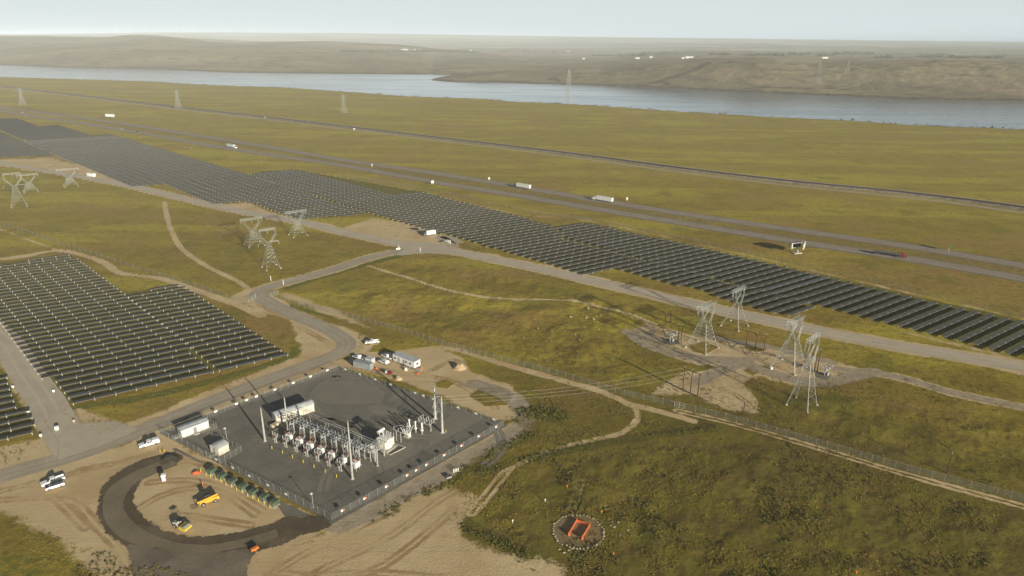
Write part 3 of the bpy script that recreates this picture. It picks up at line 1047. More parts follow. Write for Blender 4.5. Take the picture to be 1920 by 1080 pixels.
# highway, shoulders, paint
HW_N = PX((-260, 160), (-120, 182), (0, 201), (167, 223), (333, 248), (500, 275), (640, 299.5), (807, 323.5), (973, 350.5), (1130, 377), (1280, 401), (1493, 432), (1697, 461), (1920, 499), (2150, 540), (2400, 590))
HW_S = PX((-260, 164), (-120, 187), (0, 207.5), (120, 226), (233, 244), (433, 279), (640, 310), (807, 340), (973, 367), (1130, 394), (1280, 418.5), (1493, 453), (1697, 484), (1920, 523), (2150, 566), (2400, 620))
WHITE_LINE = M("road_paint_white", (0.62, 0.60, 0.55), 0.7)
YELLOW_LINE = M("road_paint_yellow", (0.55, 0.40, 0.08), 0.7)
for hw, inner in ((HW_N, -1), (HW_S, 1)):
    s = spline(hw, 12)
    strip("highway_shoulder", s, 13.0, 0.05, SHLD_MAT, 1.5)
    strip("highway", s, 10.0, 0.10, ASPH_MAT, 0.5)
    p = np.array(s)
    d = np.gradient(p, axis=0)
    d /= np.linalg.norm(d, axis=1)[:, None]
    nr_ = np.stack([-d[:, 1], d[:, 0]], -1)
    for off, m_ in ((3.7 * inner, YELLOW_LINE), (-3.7 * inner, WHITE_LINE)):
        mb = MB()
        L, R_ = p + nr_ * (off - 0.09), p + nr_ * (off + 0.09)
        mb.add([(*a, 0.14) for a in L] + [(*a, 0.14) for a in R_], [(i, i + 1, len(p) + i + 1, len(p) + i) for i in range(len(p) - 1)])
        tag(mb.build("edge_line", m_), kind="structure")
    mb = MB()
    for i in range(0, len(p) - 1):
        a, dd, nn = p[i], d[i], nr_[i]
        q = [a - nn * 0.09, a + nn * 0.09, a + nn * 0.09 + dd * 3.6, a - nn * 0.09 + dd * 3.6]
        mb.add([(*v, 0.14) for v in q], [(0, 1, 2, 3)])
    tag(mb.build("lane_dashes", WHITE_LINE), kind="structure")

# railway on its embankment
RAIL = PX((-300, 118), (-120, 143), (0, 162), (167, 182), (333, 202), (500, 221), (640, 238), (840, 262), (1040, 286), (1280, 318), (1480, 342), (1663, 360), (1800, 376), (1920, 392), (2150, 424), (2500, 480))
rs = spline(RAIL, 14)
p = np.array(rs)
d = np.gradient(p, axis=0)
d /= np.linalg.norm(d, axis=1)[:, None]
nn = np.stack([-d[:, 1], d[:, 0]], -1)
prof = ((-6.0, 0.02), (-3.6, 1.5), (3.6, 1.5), (6.0, 0.02))
co_ = np.array([(*(p[i] + nn[i] * o), z) for i in range(len(p)) for o, z in prof])
i_ = np.arange(len(p) - 1)[:, None] * 4
j_ = np.arange(3)[None, :]
q_ = np.stack([i_ + j_ + 1, i_ + j_, i_ + j_ + 4, i_ + j_ + 5], -1).reshape(-1, 4)
BANKM = M("embankment_ballast", (0.22, 0.185, 0.135), 0.95, 0, 0.25, 0.3)
emb = tag(np_mesh("railway_embankment", co_, q_, BANKM, smooth=False), kind="structure")
RAILM = M("rail_steel", (0.16, 0.12, 0.10), 0.45, 0.6)
for tr in (-1.9, 1.9):
    mb = MB()
    for off in (tr - 0.72, tr + 0.72):
        L, R_ = p + nn * (off - 0.07), p + nn * (off + 0.07)
        n = len(p)
        mb.add([(*a, 1.5) for a in L] + [(*a, 1.82) for a in L] + [(*a, 1.82) for a in R_] + [(*a, 1.5) for a in R_],
               [(k * n + i, k * n + i + 1, (k + 1) * n + i + 1, (k + 1) * n + i) for k in range(3) for i in range(n - 1)])
    tk = tag(mb.build("railway_track", RAILM), kind="structure")
    mb = MB()
    L, R_ = p + nn * (tr - 1.35), p + nn * (tr + 1.35)
    mb.add([(*a, 1.58) for a in L] + [(*a, 1.58) for a in R_], [(i, i + 1, len(p) + i + 1, len(p) + i) for i in range(len(p) - 1)])
    tag(mb.build("railway_sleepers", M("dark_sleepers", (0.075, 0.06, 0.05) if tr > 0 else (0.15, 0.125, 0.10), 0.9, 0, 0.3, 0.8) if tr > 0 else M("pale_sleepers", (0.17, 0.14, 0.11), 0.9, 0, 0.3, 0.8)), kind="structure")
strip("railway_access_track", spline([(x, y) for x, y in (p - nn * 15.0)[::2]], 14), 4.5, 0.05, BALLAST_MAT, 1.5)
strip("railway_access_track", spline([(x, y) for x, y in (p + nn * 13.5)[::2]], 14), 2.5, 0.05, BALLAST_MAT, 1.5)

# ------------------------------------------------------------------ solar field
t = NT("solar_glass")
oc = t.co()
cell = t.n("ShaderNodeTexBrick")
cell.offset = 0
cell.inputs["Color1"].default_value = (0.056, 0.057, 0.047, 1)
cell.inputs["Color2"].default_value = (0.068, 0.069, 0.058, 1)
cell.inputs["Mortar"].default_value = (0.10, 0.10, 0.10, 1)
cell.inputs["Scale"].default_value = 1.0
cell.inputs["Mortar Size"].default_value = 0.018
cell.inputs["Brick Width"].default_value = 1.0
cell.inputs["Row Height"].default_value = 2.2
t.link(oc, cell.inputs["Vector"])
inf = t.n("ShaderNodeObjectInfo")
tone = t.mix(t.math("MULTIPLY", inf.outputs["Random"], 0.8), cell.outputs[0], (0.046, 0.047, 0.040))
tone = t.mix(t.ramp(inf.outputs["Random"], 0.86, 0.92), tone, (0.068, 0.074, 0.082))
PANEL_MAT = t.surf(t.bsdf(tone, t.math("MULTIPLY_ADD", inf.outputs["Random"], 0.12, 0.38), 0, 0.12))
STEEL = M("galvanised_steel", (0.50, 0.50, 0.47), 0.5, 0.35, 0.12, 0.6)
RAILW = M("panel_frame_aluminium", (0.34, 0.33, 0.295), 0.5, 0.2, 0.06)
POSTW = M("tracker_post", (0.56, 0.54, 0.48), 0.55, 0.1, 0.1)
BAY = 6.5
PW = 1.8
PH = 1.28

BLOCKS = [
    # name, outline in the photograph (traced at panel height), row heading deg, spacing, wording, tilt deg
    ("left", ((128, 757), (0, 597), (-66, 512), (0, 494), (131, 476), (232, 551), (411, 696)), 33.0, 5.5, "the big field left of the substation", 3.0),
    ("mid", ((237, 551), (335, 531), (538, 666), (419, 694)), 33.0, 5.5, "the short field by the sandy road bend", 3.0),
    ("corner", ((8, 705), (70, 811), (-70, 838), (-70, 722)), 33.0, 5.5, "the field in the lower left corner", 3.0),
    ("near", ((464, 325), (700, 400), (770, 419), (831, 437), (874, 449), (969, 475), (1038, 495), (1098, 516), (1161, 502), (1177, 506), (1317, 544), (1400, 569), (1485, 592),
              (1532, 571), (1270, 502), (1060, 449), (1045, 424), (993, 411), (790, 359), (737, 364), (548, 317)), 34.0, 5.65, "the highway field's service road side", 15.0),
    ("far", ((1066, 447), (1275, 500), (1537, 570), (1567, 577), (1650, 601), (1745, 626), (1930, 670), (1990, 640), (1930, 603), (1713, 557), (1500, 507), (1393, 482), (1102, 417), (1047, 424)), 34.0, 5.65,
     "the highway field's far side", 15.0),
    ("west", ((690, 399), (564, 412), (462, 377), (400, 383), (310, 345), (247, 350), (103, 289), (0, 243), (-30, 230), (0, 222), (33, 222), (75, 237), (108, 234), (172, 254), (208, 252), (456, 324)), 32.0, 5.6,
     "the distant field by the pale lot", 13.0),
    ("edge", ((-50, 297), (0, 294), (103, 291), (0, 247), (-50, 226)), 32.0, 5.6, "the farthest field at left", 13.0),
]


def row_segments(poly, th, sp):
    ux, uy = math.cos(th), math.sin(th)
    vx, vy = -uy, ux
    P = [(p[0] * ux + p[1] * uy, p[0] * vx + p[1] * vy) for p in poly]
    lo, hi = min(p[1] for p in P), max(p[1] for p in P)
    k = lo + sp * 0.35
    out = []
    while k < hi:
        xs = []
        for i in range(len(P)):
            (a0, b0), (a1, b1) = P[i], P[(i + 1) % len(P)]
            if (b0 > k) != (b1 > k):
                xs.append(a0 + (a1 - a0) * (k - b0) / (b1 - b0))
        xs.sort()
        for a, b in zip(xs[::2], xs[1::2]):
            n = int(round((b - a) / BAY))
            if n < 1:
                continue
            parts = max(1, math.ceil(n / 15))
            step = (b - a) / parts
            for q in range(parts):
                nb = max(1, int(round((step - (2.5 if parts > 1 else 0)) / BAY)))
                m = a + step * (q + 0.5)
                out.append((m * ux + k * vx, m * uy + k * vy, nb))
        k += sp
    return out


_pm = {}


def row_meshes(nb, tilt):
    key = (nb, tilt)
    if key in _pm:
        return _pm[key]
    L = nb * BAY
    c, s = math.cos(math.radians(tilt)), math.sin(math.radians(tilt))
    tb = MB()
    for i in range(nb):
        x0, x1 = -L / 2 + i * BAY + 0.10, -L / 2 + (i + 1) * BAY - 0.10
        # the -y side (toward the sun) sits lower
        y0, z0, y1, z1 = -PW / 2 * c, PH - PW / 2 * s, PW / 2 * c, PH + PW / 2 * s
        tb.add([(x0, y0, z0), (x1, y0, z0), (x1, y1, z1), (x0, y1, z1), (x0, y0, z0 - 0.05), (x1, y0, z0 - 0.05), (x1, y1, z1 - 0.05), (x0, y1, z1 - 0.05)],
               [(0, 1, 2, 3), (7, 6, 5, 4), (0, 4, 5, 1), (1, 5, 6, 2), (2, 6, 7, 3), (3, 7, 4, 0)])
    rl = MB()
    rl.box(0, -PW / 2 * c - 0.03, PH - PW / 2 * s - 0.05, L, 0.06, 0.07)
    tt = MB()
    tt.bar((-L / 2, 0, PH - 0.16), (L / 2, 0, PH - 0.16), 0.075, None, 6)
    _pm[key] = (tb.mesh("panel_table", PANEL_MAT), rl.mesh("edge_rail", RAILW), tt.mesh("torque_tube", STEEL))
    return _pm[key]


pst = MB()
pst.box(0, 0, 0, 0.17, 0.14, PH - 0.1)
pst.box(0, -0.6, PH - 0.50, 0.18, 0.8, 0.20)
pst.box(0, -0.2, PH - 0.16, 0.20, 1.9, 0.10)
POST_ME = pst.mesh("post", POSTW)

allrows = []
ROW_POLYS = []
for name, px, deg, sp, words, tilt in BLOCKS:
    poly = [G2(x, y, PH) for x, y in px]
    ROW_POLYS.append(poly)
    segs = row_segments(poly, math.radians(deg), sp)
    for k, (x, y, nb) in enumerate(segs):
        allrows.append((math.hypot(x, y) / (nb ** 0.5), x, y, nb, name, deg, words, tilt))
allrows.sort()
ORD = lambda n: f"{n}{'th' if 10 <= n % 100 <= 20 else {1: 'st', 2: 'nd', 3: 'rd'}.get(n % 10, 'th')}"
keep = allrows[:300]
rest = allrows[300:]
count = {}
keep_sorted = sorted(keep, key=lambda r: r[2] * math.cos(math.radians(r[5])) - r[1] * math.sin(math.radians(r[5])))
for _, x, y, nb, name, deg, words, tilt in keep_sorted:
    count[name] = count.get(name, 0) + 1
    root = thing("solar_panel_row", f"solar panel row, {ORD(count[name])} from the front of {words}", "solar panel row",
                 (x, y, 0), math.radians(deg), "rows of solar panels")
    tb, rl, tt = row_meshes(nb, tilt)
    jig = math.radians(random.uniform(-2.2, 2.2))
    for nm, me in (("panel_table", tb), ("edge_rail", rl), ("torque_tube", tt)):
        o = bpy.data.objects.new(nm, me)
        COL.objects.link(o)
        o.parent = root
        if nm != "torque_tube":
            # each row has stopped at a slightly different angle about its torque tube
            o.matrix_local = Matrix.Translation((0, 0, PH)) @ Matrix.Rotation(jig, 4, "X") @ Matrix.Translation((0, 0, -PH))
    for i in range(nb + 1):
        o = bpy.data.objects.new("post", POST_ME)
        COL.objects.link(o)
        o.location = (min(max(-nb * BAY / 2 + i * BAY, -nb * BAY / 2 + 0.15), nb * BAY / 2 - 0.15), 0, 0)
        o.parent = root
print("ROWS", len(allrows), {n: sum(1 for r in allrows if r[4] == n) for n in [b[0] for b in BLOCKS]}, "kept", count)


def merged(rows, which):
    mb = MB()
    for _, x, y, nb, name, deg, words, tilt in rows:
        c, s = math.cos(math.radians(deg)), math.sin(math.radians(deg))
        if which == "post":
            src = [(POST_ME, -nb * BAY / 2 + i * BAY) for i in range(nb + 1)]
        else:
            src = [(row_meshes(nb, tilt)[which], 0)]
        for me, dx in src:
            mb.add([(x + (v.co.x + dx) * c - v.co.y * s, y + (v.co.x + dx) * s + v.co.y * c, v.co.z) for v in me.vertices], [tuple(p.vertices) for p in me.polygons])
    return mb


if rest:
    root = merged(rest, 0).build("distant_solar_rows", PANEL_MAT)
    tag(root, "far dark rows of solar panels merging into one grey mass", "solar panels", None, "stuff")
    FARM = M("weathered_steel", (0.20, 0.195, 0.175), 0.6, 0.1, 0.1)
    merged(rest, 1).build("edge_rail", FARM, root)
    merged(rest, "post").build("post", FARM, root)

# ------------------------------------------------------------------ shared materials
WHITE = M("white_paint", (0.78, 0.77, 0.73), 0.45, 0, 0.06, 0.8, 0.4, (0.55, 0.50, 0.42))
CREAM = M("cream_siding", (0.62, 0.58, 0.49), 0.6, 0, 0.08, 0.5, 0.3, (0.45, 0.40, 0.32))
ROOFM = M("roof_metal", (0.56, 0.57, 0.56), 0.45, 0.2, 0.10, 0.5)
GLASS = M("dark_glass", (0.02, 0.024, 0.028), 0.12, 0, 0.1, 1, 0.6)
TYRE = M("tyre_rubber", (0.02, 0.02, 0.02), 0.85)
BLACKM = M("black_metal", (0.025, 0.025, 0.027), 0.5)
GREYM = M("grey_paint", (0.30, 0.31, 0.31), 0.5, 0, 0.12)
DGREY = M("dark_grey_paint", (0.10, 0.105, 0.11), 0.4, 0, 0.12)
CONC = M("concrete", (0.45, 0.42, 0.35), 0.9, 0, 0.12, 0.9)
YELL = M("safety_yellow", (0.68, 0.50, 0.03), 0.5, 0, 0.1)
MACHY = M("machine_yellow", (0.80, 0.42, 0.02), 0.4, 0, 0.1, 1, 0.5, (0.35, 0.22, 0.08))
ORANGE = M("machine_orange", (0.75, 0.19, 0.03), 0.45, 0, 0.1)
NETM = M("orange_netting", (0.62, 0.14, 0.045), 0.8, 0, 0.15, 3)
GREENB = M("transformer_green", (0.075, 0.105, 0.065), 0.5, 0, 0.15)
BROWNI = M("brown_porcelain", (0.16, 0.062, 0.030), 0.3, 0, 0.15, 4)
GREYI = M("grey_porcelain", (0.44, 0.45, 0.45), 0.35, 0, 0.08, 4)
LATT = M("lattice_steel", (0.33, 0.34, 0.32), 0.5, 0.25, 0.10, 0.4)
WOOD = M("creosote_wood", (0.085, 0.048, 0.028), 0.9, 0, 0.25, 0.8)
REDM = M("red_paint", (0.22, 0.030, 0.02), 0.4, 0, 0.1)
SIGNG = M("sign_green", (0.02, 0.20, 0.09), 0.5)
STONEM = M("pale_boulder", (0.36, 0.33, 0.23), 0.95, 0, 0.3, 2.2, 0.2, (0.20, 0.17, 0.10))
ALUB = M("aluminium_bus", (0.62, 0.63, 0.62), 0.35, 0.5, 0.05)
CHROME = M("headlamp", (0.75, 0.75, 0.72), 0.2, 0.1, 0.05)

t = NT("chain_link")
wv = t.n("ShaderNodeTexNoise")
wv.inputs["Scale"].default_value = 1.3
t.link(t.co(), wv.inputs["Vector"])
b = t.bsdf(t.mix(wv.outputs[0], (0.26, 0.28, 0.26), (0.40, 0.42, 0.38)), 0.5, 0.3)
mx = t.n("ShaderNodeMixShader")
t.link(t.math("MULTIPLY_ADD", wv.outputs[0], 0.20, 0.05), mx.inputs[0])
t.link(t.n("ShaderNodeBsdfTransparent").outputs[0], mx.inputs[1])
t.link(b.outputs[0], mx.inputs[2])
LINK = t.surf(mx)
t = NT("debris_net")
mx = t.n("ShaderNodeMixShader")
mx.inputs[0].default_value = 0.82
t.link(t.n("ShaderNodeBsdfTransparent").outputs[0], mx.inputs[1])
t.link(t.bsdf(t.mix(t.noise(2, 3), (0.62, 0.11, 0.03), (0.68, 0.19, 0.06)), 0.8).outputs[0], mx.inputs[2])
NETA = t.surf(mx)


# ------------------------------------------------------------------ fences
FENCEM = M("fence_steel", (0.34, 0.345, 0.32), 0.55, 0.3, 0.1)


def fence(pts, h, label, post_step=3.0, group=None, name="chain_link_fence"):
    o = Vector((pts[0][0], pts[0][1], 0))
    root = thing(name, label, "fence", o, 0, group)
    mb, pb, rb = MB(), [], MB()
    for a, b_ in zip(pts[:-1], pts[1:]):
        A, B = Vector((*a, 0)) - o, Vector((*b_, 0)) - o
        n = max(1, int(round((B - A).length / post_step)))
        for i in range(n):
            p = A.lerp(B, i / n)
            pb.append(p)
            q = A.lerp(B, (i + 1) / n)
            mb.add([(p.x, p.y, 0.05), (q.x, q.y, 0.05), (q.x, q.y, h), (p.x, p.y, h)], [(0, 1, 2, 3)])
        rb.bar((A.x, A.y, h), (B.x, B.y, h), 0.022, None, 5)
    pb.append(Vector((*pts[-1], 0)) - o)
    mb.build("mesh_panel", LINK, root)
    rb.build("top_rail", FENCEM, root)
    me = None
    for i, p in enumerate(pb[:100]):
        if me is None:
            m_ = MB()
            m_.bar((0, 0, 0), (0, 0, h + 0.12), 0.04, None, 6)
            m_.bar((0, 0, h + 0.1), (0.0, 0.0, h + 0.16), 0.07, 0.02, 6)
            me = m_.mesh("post", FENCEM)
        po = bpy.data.objects.new("post", me)
        COL.objects.link(po)
        po.location = p
        po.parent = root
    if len(pb) > 100:
        m_ = MB()
        for p in pb[100:]:
            m_.bar((p.x, p.y, 0), (p.x, p.y, h + 0.12), 0.055, None, 5)
        m_.build("post", FENCEM, root)["kind"] = "stuff"
    return root


FW, FN, FE, FS = (G2(*FENCE[k]) for k in "WNES")
fence([FW, FN], 2.1, "chain link fence on the substation side facing the solar field and road", 3.0)
fence([FN, FE], 2.1, "chain link fence on the substation side beside the trailers", 3.0)
fence([FE, FS], 2.1, "chain link fence with red and white signs along the open sandy strip", 3.0)
fence([FS, G2(584, 955), G2(400, 863), G2(330, 828), FW], 2.1, "chain link fence between the substation and the green cabinets", 3.0)
# fenced pens round the two white buildings
fence([G2(305, 815), G2(324, 828), G2(407, 803), G2(384, 786)], 2.0, "pen fence around the long white equipment building", 2.2)
fence([G2(372, 851), G2(412, 871), G2(453, 847), G2(421, 829), G2(398, 822)], 2.0, "pen fence around the small white building with rounded roof", 2.2)
fence(PX((-130, 378), (0, 421), (130, 464), (300, 519), (440, 563), (462, 566)), 2.3, "long chain link fence running left from the road gate", 6.5)
fence(PX((512, 556), (560, 574), (640, 592), (750, 622), (830, 648), (940, 677), (1060, 708), (1170, 742), (1262, 762)), 2.3, "chain link fence across the grass from the road gate to the corner", 3.6)
fence(PX((1285, 768), (1400, 797), (1550, 840), (1700, 884), (1920, 941), (2060, 977)), 2.3, "chain link fence on the right beside the worn double track", 3.2)
fence(PX((640, 331), (790, 354), (1000, 401), (1102, 413), (1330, 459), (1600, 522), (1930, 600), (2050, 630)), 2.2, "chain link fence between the long solar field and highway", 9.0)


def gate(p, q, label):
    a, b_ = G(*p), G(*q)
    L = (b_ - a).length
    r = thing("fence_gate", label, "gate", a, math.atan2(b_.y - a.y, b_.x - a.x))
    m = MB()
    for z in (0.15, 1.15, 2.15):
        m.bar((0, 0, z), (L, 0, z), 0.05)
    for x in (0, L / 2, L):
        m.bar((x, 0, 0), (x, 0, 2.3), 0.06)
    m.build("gate_frame", STEEL, r)
    m = MB()
    m.add([(0, 0.01, 0.15), (L, 0.01, 0.15), (L, 0.01, 2.15), (0, 0.01, 2.15)], [(0, 1, 2, 3)])
    m.build("mesh_panel", LINK, r)


gate((466, 567), (480, 560), "open gate leaf on the left side of the road bend")
gate((508, 556), (522, 551), "open gate leaf on the right side of the road bend")
gate((1264, 763), (1282, 767), "closed gate in the field fence near the three wooden poles")

SIGN_ME = MB()
SIGN_ME.box(0, 0, -0.33, 1.05, 0.03, 0.66)
SIGN_ME = SIGN_ME.mesh("fence_sign", WHITE)
m = MB()
m.box(0, 0, -0.30, 0.62, 0.03, 0.60)
SIGN2_ME = m.mesh("fence_sign", WHITE)
m = MB()
m.box(0.0, -0.02, -0.28, 0.5, 0.02, 0.56)
SIGN2R_ME = m.mesh("red_half", M("sign_red", (0.62, 0.14, 0.07), 0.6))


def signs(px, A, B, label, group, redside=False, z=1.35):
    A, B = Vector((*A, 0)), Vector((*B, 0))
    d = (B - A).normalized()
    n = Vector((d.y, -d.x, 0))
    if n.dot(-A) < 0:
        n = -n
    for i, (x, y) in enumerate(px):
        p = G(x, y, z)
        q = A + d * (Vector((p.x, p.y, 0)) - A).dot(d)
        o = bpy.data.objects.new("fence_sign", SIGN2_ME if redside else SIGN_ME)
        COL.objects.link(o)
        o.location = (q.x + n.x * 0.09, q.y + n.y * 0.09, z)
        o.rotation_euler = (0, 0, math.atan2(n.x * -1, n.y) + math.pi)
        tag(o, label, "sign", group)
        if redside:
            r = bpy.data.objects.new("red_half", SIGN2R_ME)
            COL.objects.link(r)
            r.parent = o
            r.location = (0.56, 0, 0)


signs([(407.5, 774), (446, 759), (465, 752), (483, 745), (518, 732), (552.5, 719.5), (584, 707), (615, 695)], FW, FN, "white sign on the substation fence facing the solar field road", "signs on the road side fence")
signs([(645, 694), (672, 703), (701, 713), (729, 723), (776, 738), (792, 743), (808, 751), (856, 766), (890, 777), (924, 788)], FN, FE, "white sign on the substation fence beside the trailer yard", "signs on the trailer yard fence")
signs([(931, 801), (899, 819), (867, 837), (835, 855), (801, 873), (781, 883), (765, 893), (727, 915), (686, 937), (644, 960)], FE, FS, "red and white sign on the fence along the sandy strip", "signs on the sandy strip fence", True)
signs([(400, 864), (432, 879), (464, 894), (498, 912), (532, 929)], FS, FW, "small pale sign on the fence behind the green cabinets", "signs on the fence by the cabinets")

# ------------------------------------------------------------------ substation
SO = G(517, 829)
E1 = math.radians(-31.55)
E2 = math.radians(49.0)
e1 = Vector((math.cos(E1), math.sin(E1), 0))
e2 = Vector((math.cos(E2), math.sin(E2), 0))


def S(x, y):
    return SO + e1 * x + e2 * y


# lightning masts
def mast(px, h, label):
    r = thing("lightning_mast", label, "mast", G(*px))
    MB().lathe([(0.46, 0), (0.46, 0.12), (0.34, 0.14), (0.30, h * 0.45), (0.16, h), (0.02, h + 0.05)], n=12).build("mast_tube", STEEL, r, smooth=False)
    MB().lathe([(0.62, 0.0), (0.62, 0.10), (0.50, 0.14)], n=14).build("base_plate", CONC, r)
    MB().bar((0, 0, h), (0, 0, h + 0.9), 0.035, 0.015).build("spike", STEEL, r)
    return r


mast((497, 827), 11.8, "tall tapered lightning mast at the left end of the switchgear")
mast((661, 898), 19.0, "tallest tapered lightning mast in front of the switchgear")
mast((540, 806), 11.8, "tapered lightning mast in front of the long control building")

# feeder bays: front switch stand, circuit breaker, bus post, rear switch rack
CBG, FSG, BPG, RSG = "circuit breakers in the switchgear row", "switch stands in the switchgear row", "bus posts in the switchgear row", "rear switch racks"
brk = thing("circuit_breaker", "x", "circuit breaker", S(0, 0), E1)
MB().box(0, 0, 1.05, 2.1, 1.75, 1.75).build("tank", WHITE, brk, 0.08)
for x in (-0.85, 0.85):
    for y in (-0.7, 0.7):
        MB().box(x, y, 0, 0.14, 0.14, 1.05).build("leg", STEEL, brk)
MB().box(0.35, -1.08, 1.0, 0.9, 0.4, 1.3).build("control_cabinet", GREYM, brk, 0.03)
for y in (-0.55, 0.55):
    for x in (-0.75, 0, 0.75):
        MB().insulator((x, y, 2.8), (x * 1.25, y * 2.1, 3.95), 0.17, 6, 8).build("bushing", BROWNI, brk)
fs = thing("switch_stand", "x", "switch stand", S(0, 0), E1)
for x in (-0.42, 0.42):
    MB().box(x, 0, 0, 0.24, 0.24, 2.6 if x > 0 else 1.3).build("post", STEEL, fs)
    MB().box(x, 0, 0, 0.6, 0.6, 0.12).build("footing", CONC, fs)
MB().box(0.2, 0, 2.6, 2.6, 0.22, 0.22).build("crossarm", STEEL, fs)
MB().box(-0.4, 0.3, 1.3, 0.35, 2.0, 0.2).build("lower_arm", STEEL, fs)
for x in (-0.9, 0.2, 1.3):
    MB().insulator((x, 0, 2.8), (x, 0, 3.75), 0.15, 5, 8).build("insulator", GREYI, fs)
for y in (-0.5, 0.3, 1.1):
    MB().insulator((-0.4, y, 1.5), (-0.55, y, 2.5), 0.17, 5, 8).build("brown_insulator", BROWNI, fs)
MB().path([(-0.9, 0, 3.75), (-0.9, 0.9, 3.5), (-0.6, 2.2, 3.8)], 0.04).build("jumper", ALUB, fs)
bp = thing("bus_post", "x", "bus post", S(0, 0), E1)
MB().box(0, 0, 0, 0.34, 0.34, 5.2).build("post", STEEL, bp)
MB().box(0, 0, 0, 0.8, 0.8, 0.15).build("footing", CONC, bp)
MB().box(0, 0.3, 5.2, 0.26, 3.4, 0.26).build("crossarm", STEEL, bp)
for y in (-1.1, 0.3, 1.7):
    MB().insulator((0, y, 5.46), (0, y, 6.4), 0.15, 5, 8).build("insulator", GREYI, bp)
mb = MB()
mb.path([(0, -1.1, 6.4), (0.2, -1.7, 5.4), (0.4, -2.2, 4.0)], 0.04)
mb.path([(0, 0.3, 6.4), (0.5, -0.8, 5.0), (0.5, -2.0, 4.0)], 0.04)
mb.build("jumper", ALUB, bp)
rs_ = thing("switch_rack", "x", "switch rack", S(0, 0), E1)
for x in (-1.2, 1.2):
    MB().box(x, 0, 0, 0.24, 0.24, 3.7).build("post", STEEL, rs_)
mb = MB()
for y in (-0.9, 0.9):
    mb.box(0, y, 3.7, 3.4, 0.18, 0.18)
for x in (-1.4, 0, 1.4):
    mb.box(x, 0, 3.9, 0.16, 2.3, 0.16)
mb.build("rack_frame", STEEL, rs_)
for x in (-1.4, 0, 1.4):
    for y in (-0.95, 0.95):
        MB().insulator((x, y, 4.06), (x, y, 4.95), 0.14, 5, 7).build("insulator", GREYI, rs_)
    MB().bar((x, -0.95, 4.98), (x + 0.1, 0.95, 5.25), 0.05).build("blade", ALUB, rs_)
PLACE = ["nearest the left mast", "second from the left mast", "third from the left mast", "in the middle of the row", "third from the tall front mast", "second from the tall front mast", "right beside the tall front mast"]
for i in range(7):
    x0 = 4.66 * i
    for proto, (dx, dy), w, g, turn in ((brk, (3.0, 2.9), "white tank circuit breaker with brown bushings,", CBG, 0), (fs, (0.1, -0.1), "steel switch stand with brown insulators,", FSG, 0),
                                        (bp, (2.2, 5.1), "steel bus post with crossarm and insulators,", BPG, 0), (rs_, (2.0, 8.2), "rear switch rack with blade switches,", RSG, 0)):
        lab = w + " " + PLACE[i]
        if i == 0:
            proto.location = S(x0 + dx, dy)
            proto["label"] = lab
            proto["group"] = g
        else:
            dup(proto, S(x0 + dx, dy), E1, lab, g)
# one more post stands at the far right of the row and one at the left
dup(bp, S(30.2 + 4.3, 7.6), E1, "steel bus post between the switchgear row and the big transformer", BPG)
for j, (y, z, w) in enumerate(((4.3, 6.45, "nearest the camera"), (5.5, 6.45, "in the middle"), (6.7, 6.45, "farthest from the camera"))):
    a, b_ = S(1.0, y), S(33.5, y)
    mb = MB()
    mb.bar((a.x, a.y, z), (b_.x, b_.y, z), 0.075, None, 8)
    tag(mb.build("busbar", ALUB), f"long aluminium busbar along the switchgear, {w} of three", "busbar", "busbars over the switchgear row")
for j, (y, w) in enumerate(((9.5, "lower front"), (10.4, "lower back"))):
    a, b_ = S(3.5, y), S(35, y - 1)
    mb = MB()
    mb.bar((a.x, a.y, 7.0), (b_.x, b_.y, 7.0), 0.075, None, 8)
    for x in (5, 12, 19, 26, 33):
        q = S(x, y - 0.5)
        mb.bar((q.x, q.y, 4.9), (q.x, q.y, 7.0), 0.06)
    tag(mb.build("busbar", ALUB), f"{w} rear busbar raised above the switch racks", "busbar", "busbars behind the switchgear row")
# bus bridge to the transformer
r = thing("bus_bridge", "rigid bus bridge leading from the switchgear row to the transformer", "busbar", S(33.5, 8))
o = S(33.5, 8)
mb = MB()
for k in (-0.8, 0, 0.8):
    a, b_ = S(33.0 + k, 5.5) - o, S(30.5 + k, 15.0) - o
    mb.bar((a.x, a.y, 6.3), (b_.x, b_.y, 6.0), 0.06)
mb.build("tubes", ALUB, r)
for y in (9.2, 12.6):
    q = S(31.9, y) - o
    MB().box(q.x, q.y, 0, 0.34, 0.34, 5.2, E1).build("post", STEEL, r)
    MB().box(q.x, q.y, 5.2, 2.6, 0.24, 0.24, E1).build("crossarm", STEEL, r)
    for k in (-0.8, 0, 0.8):
        MB().insulator((q.x + e1.x * k, q.y + e1.y * k, 5.44), (q.x + e1.x * k, q.y + e1.y * k, 6.1), 0.14, 4, 7).build("insulator", GREYI, r)
# small white vessel stand beside the transformer
r = thing("voltage_transformer", "white rounded voltage transformer on a short stand beside the big transformer", "transformer", G(698, 849))
MB().box(0, 0, 0, 0.4, 0.4, 1.6, E1).build("stand", STEEL, r)
MB().lathe([(0.1, 1.6), (0.48, 1.75), (0.5, 2.4), (0.3, 2.7), (0.12, 2.75)], n=12).build("tank", WHITE, r, smooth=True)

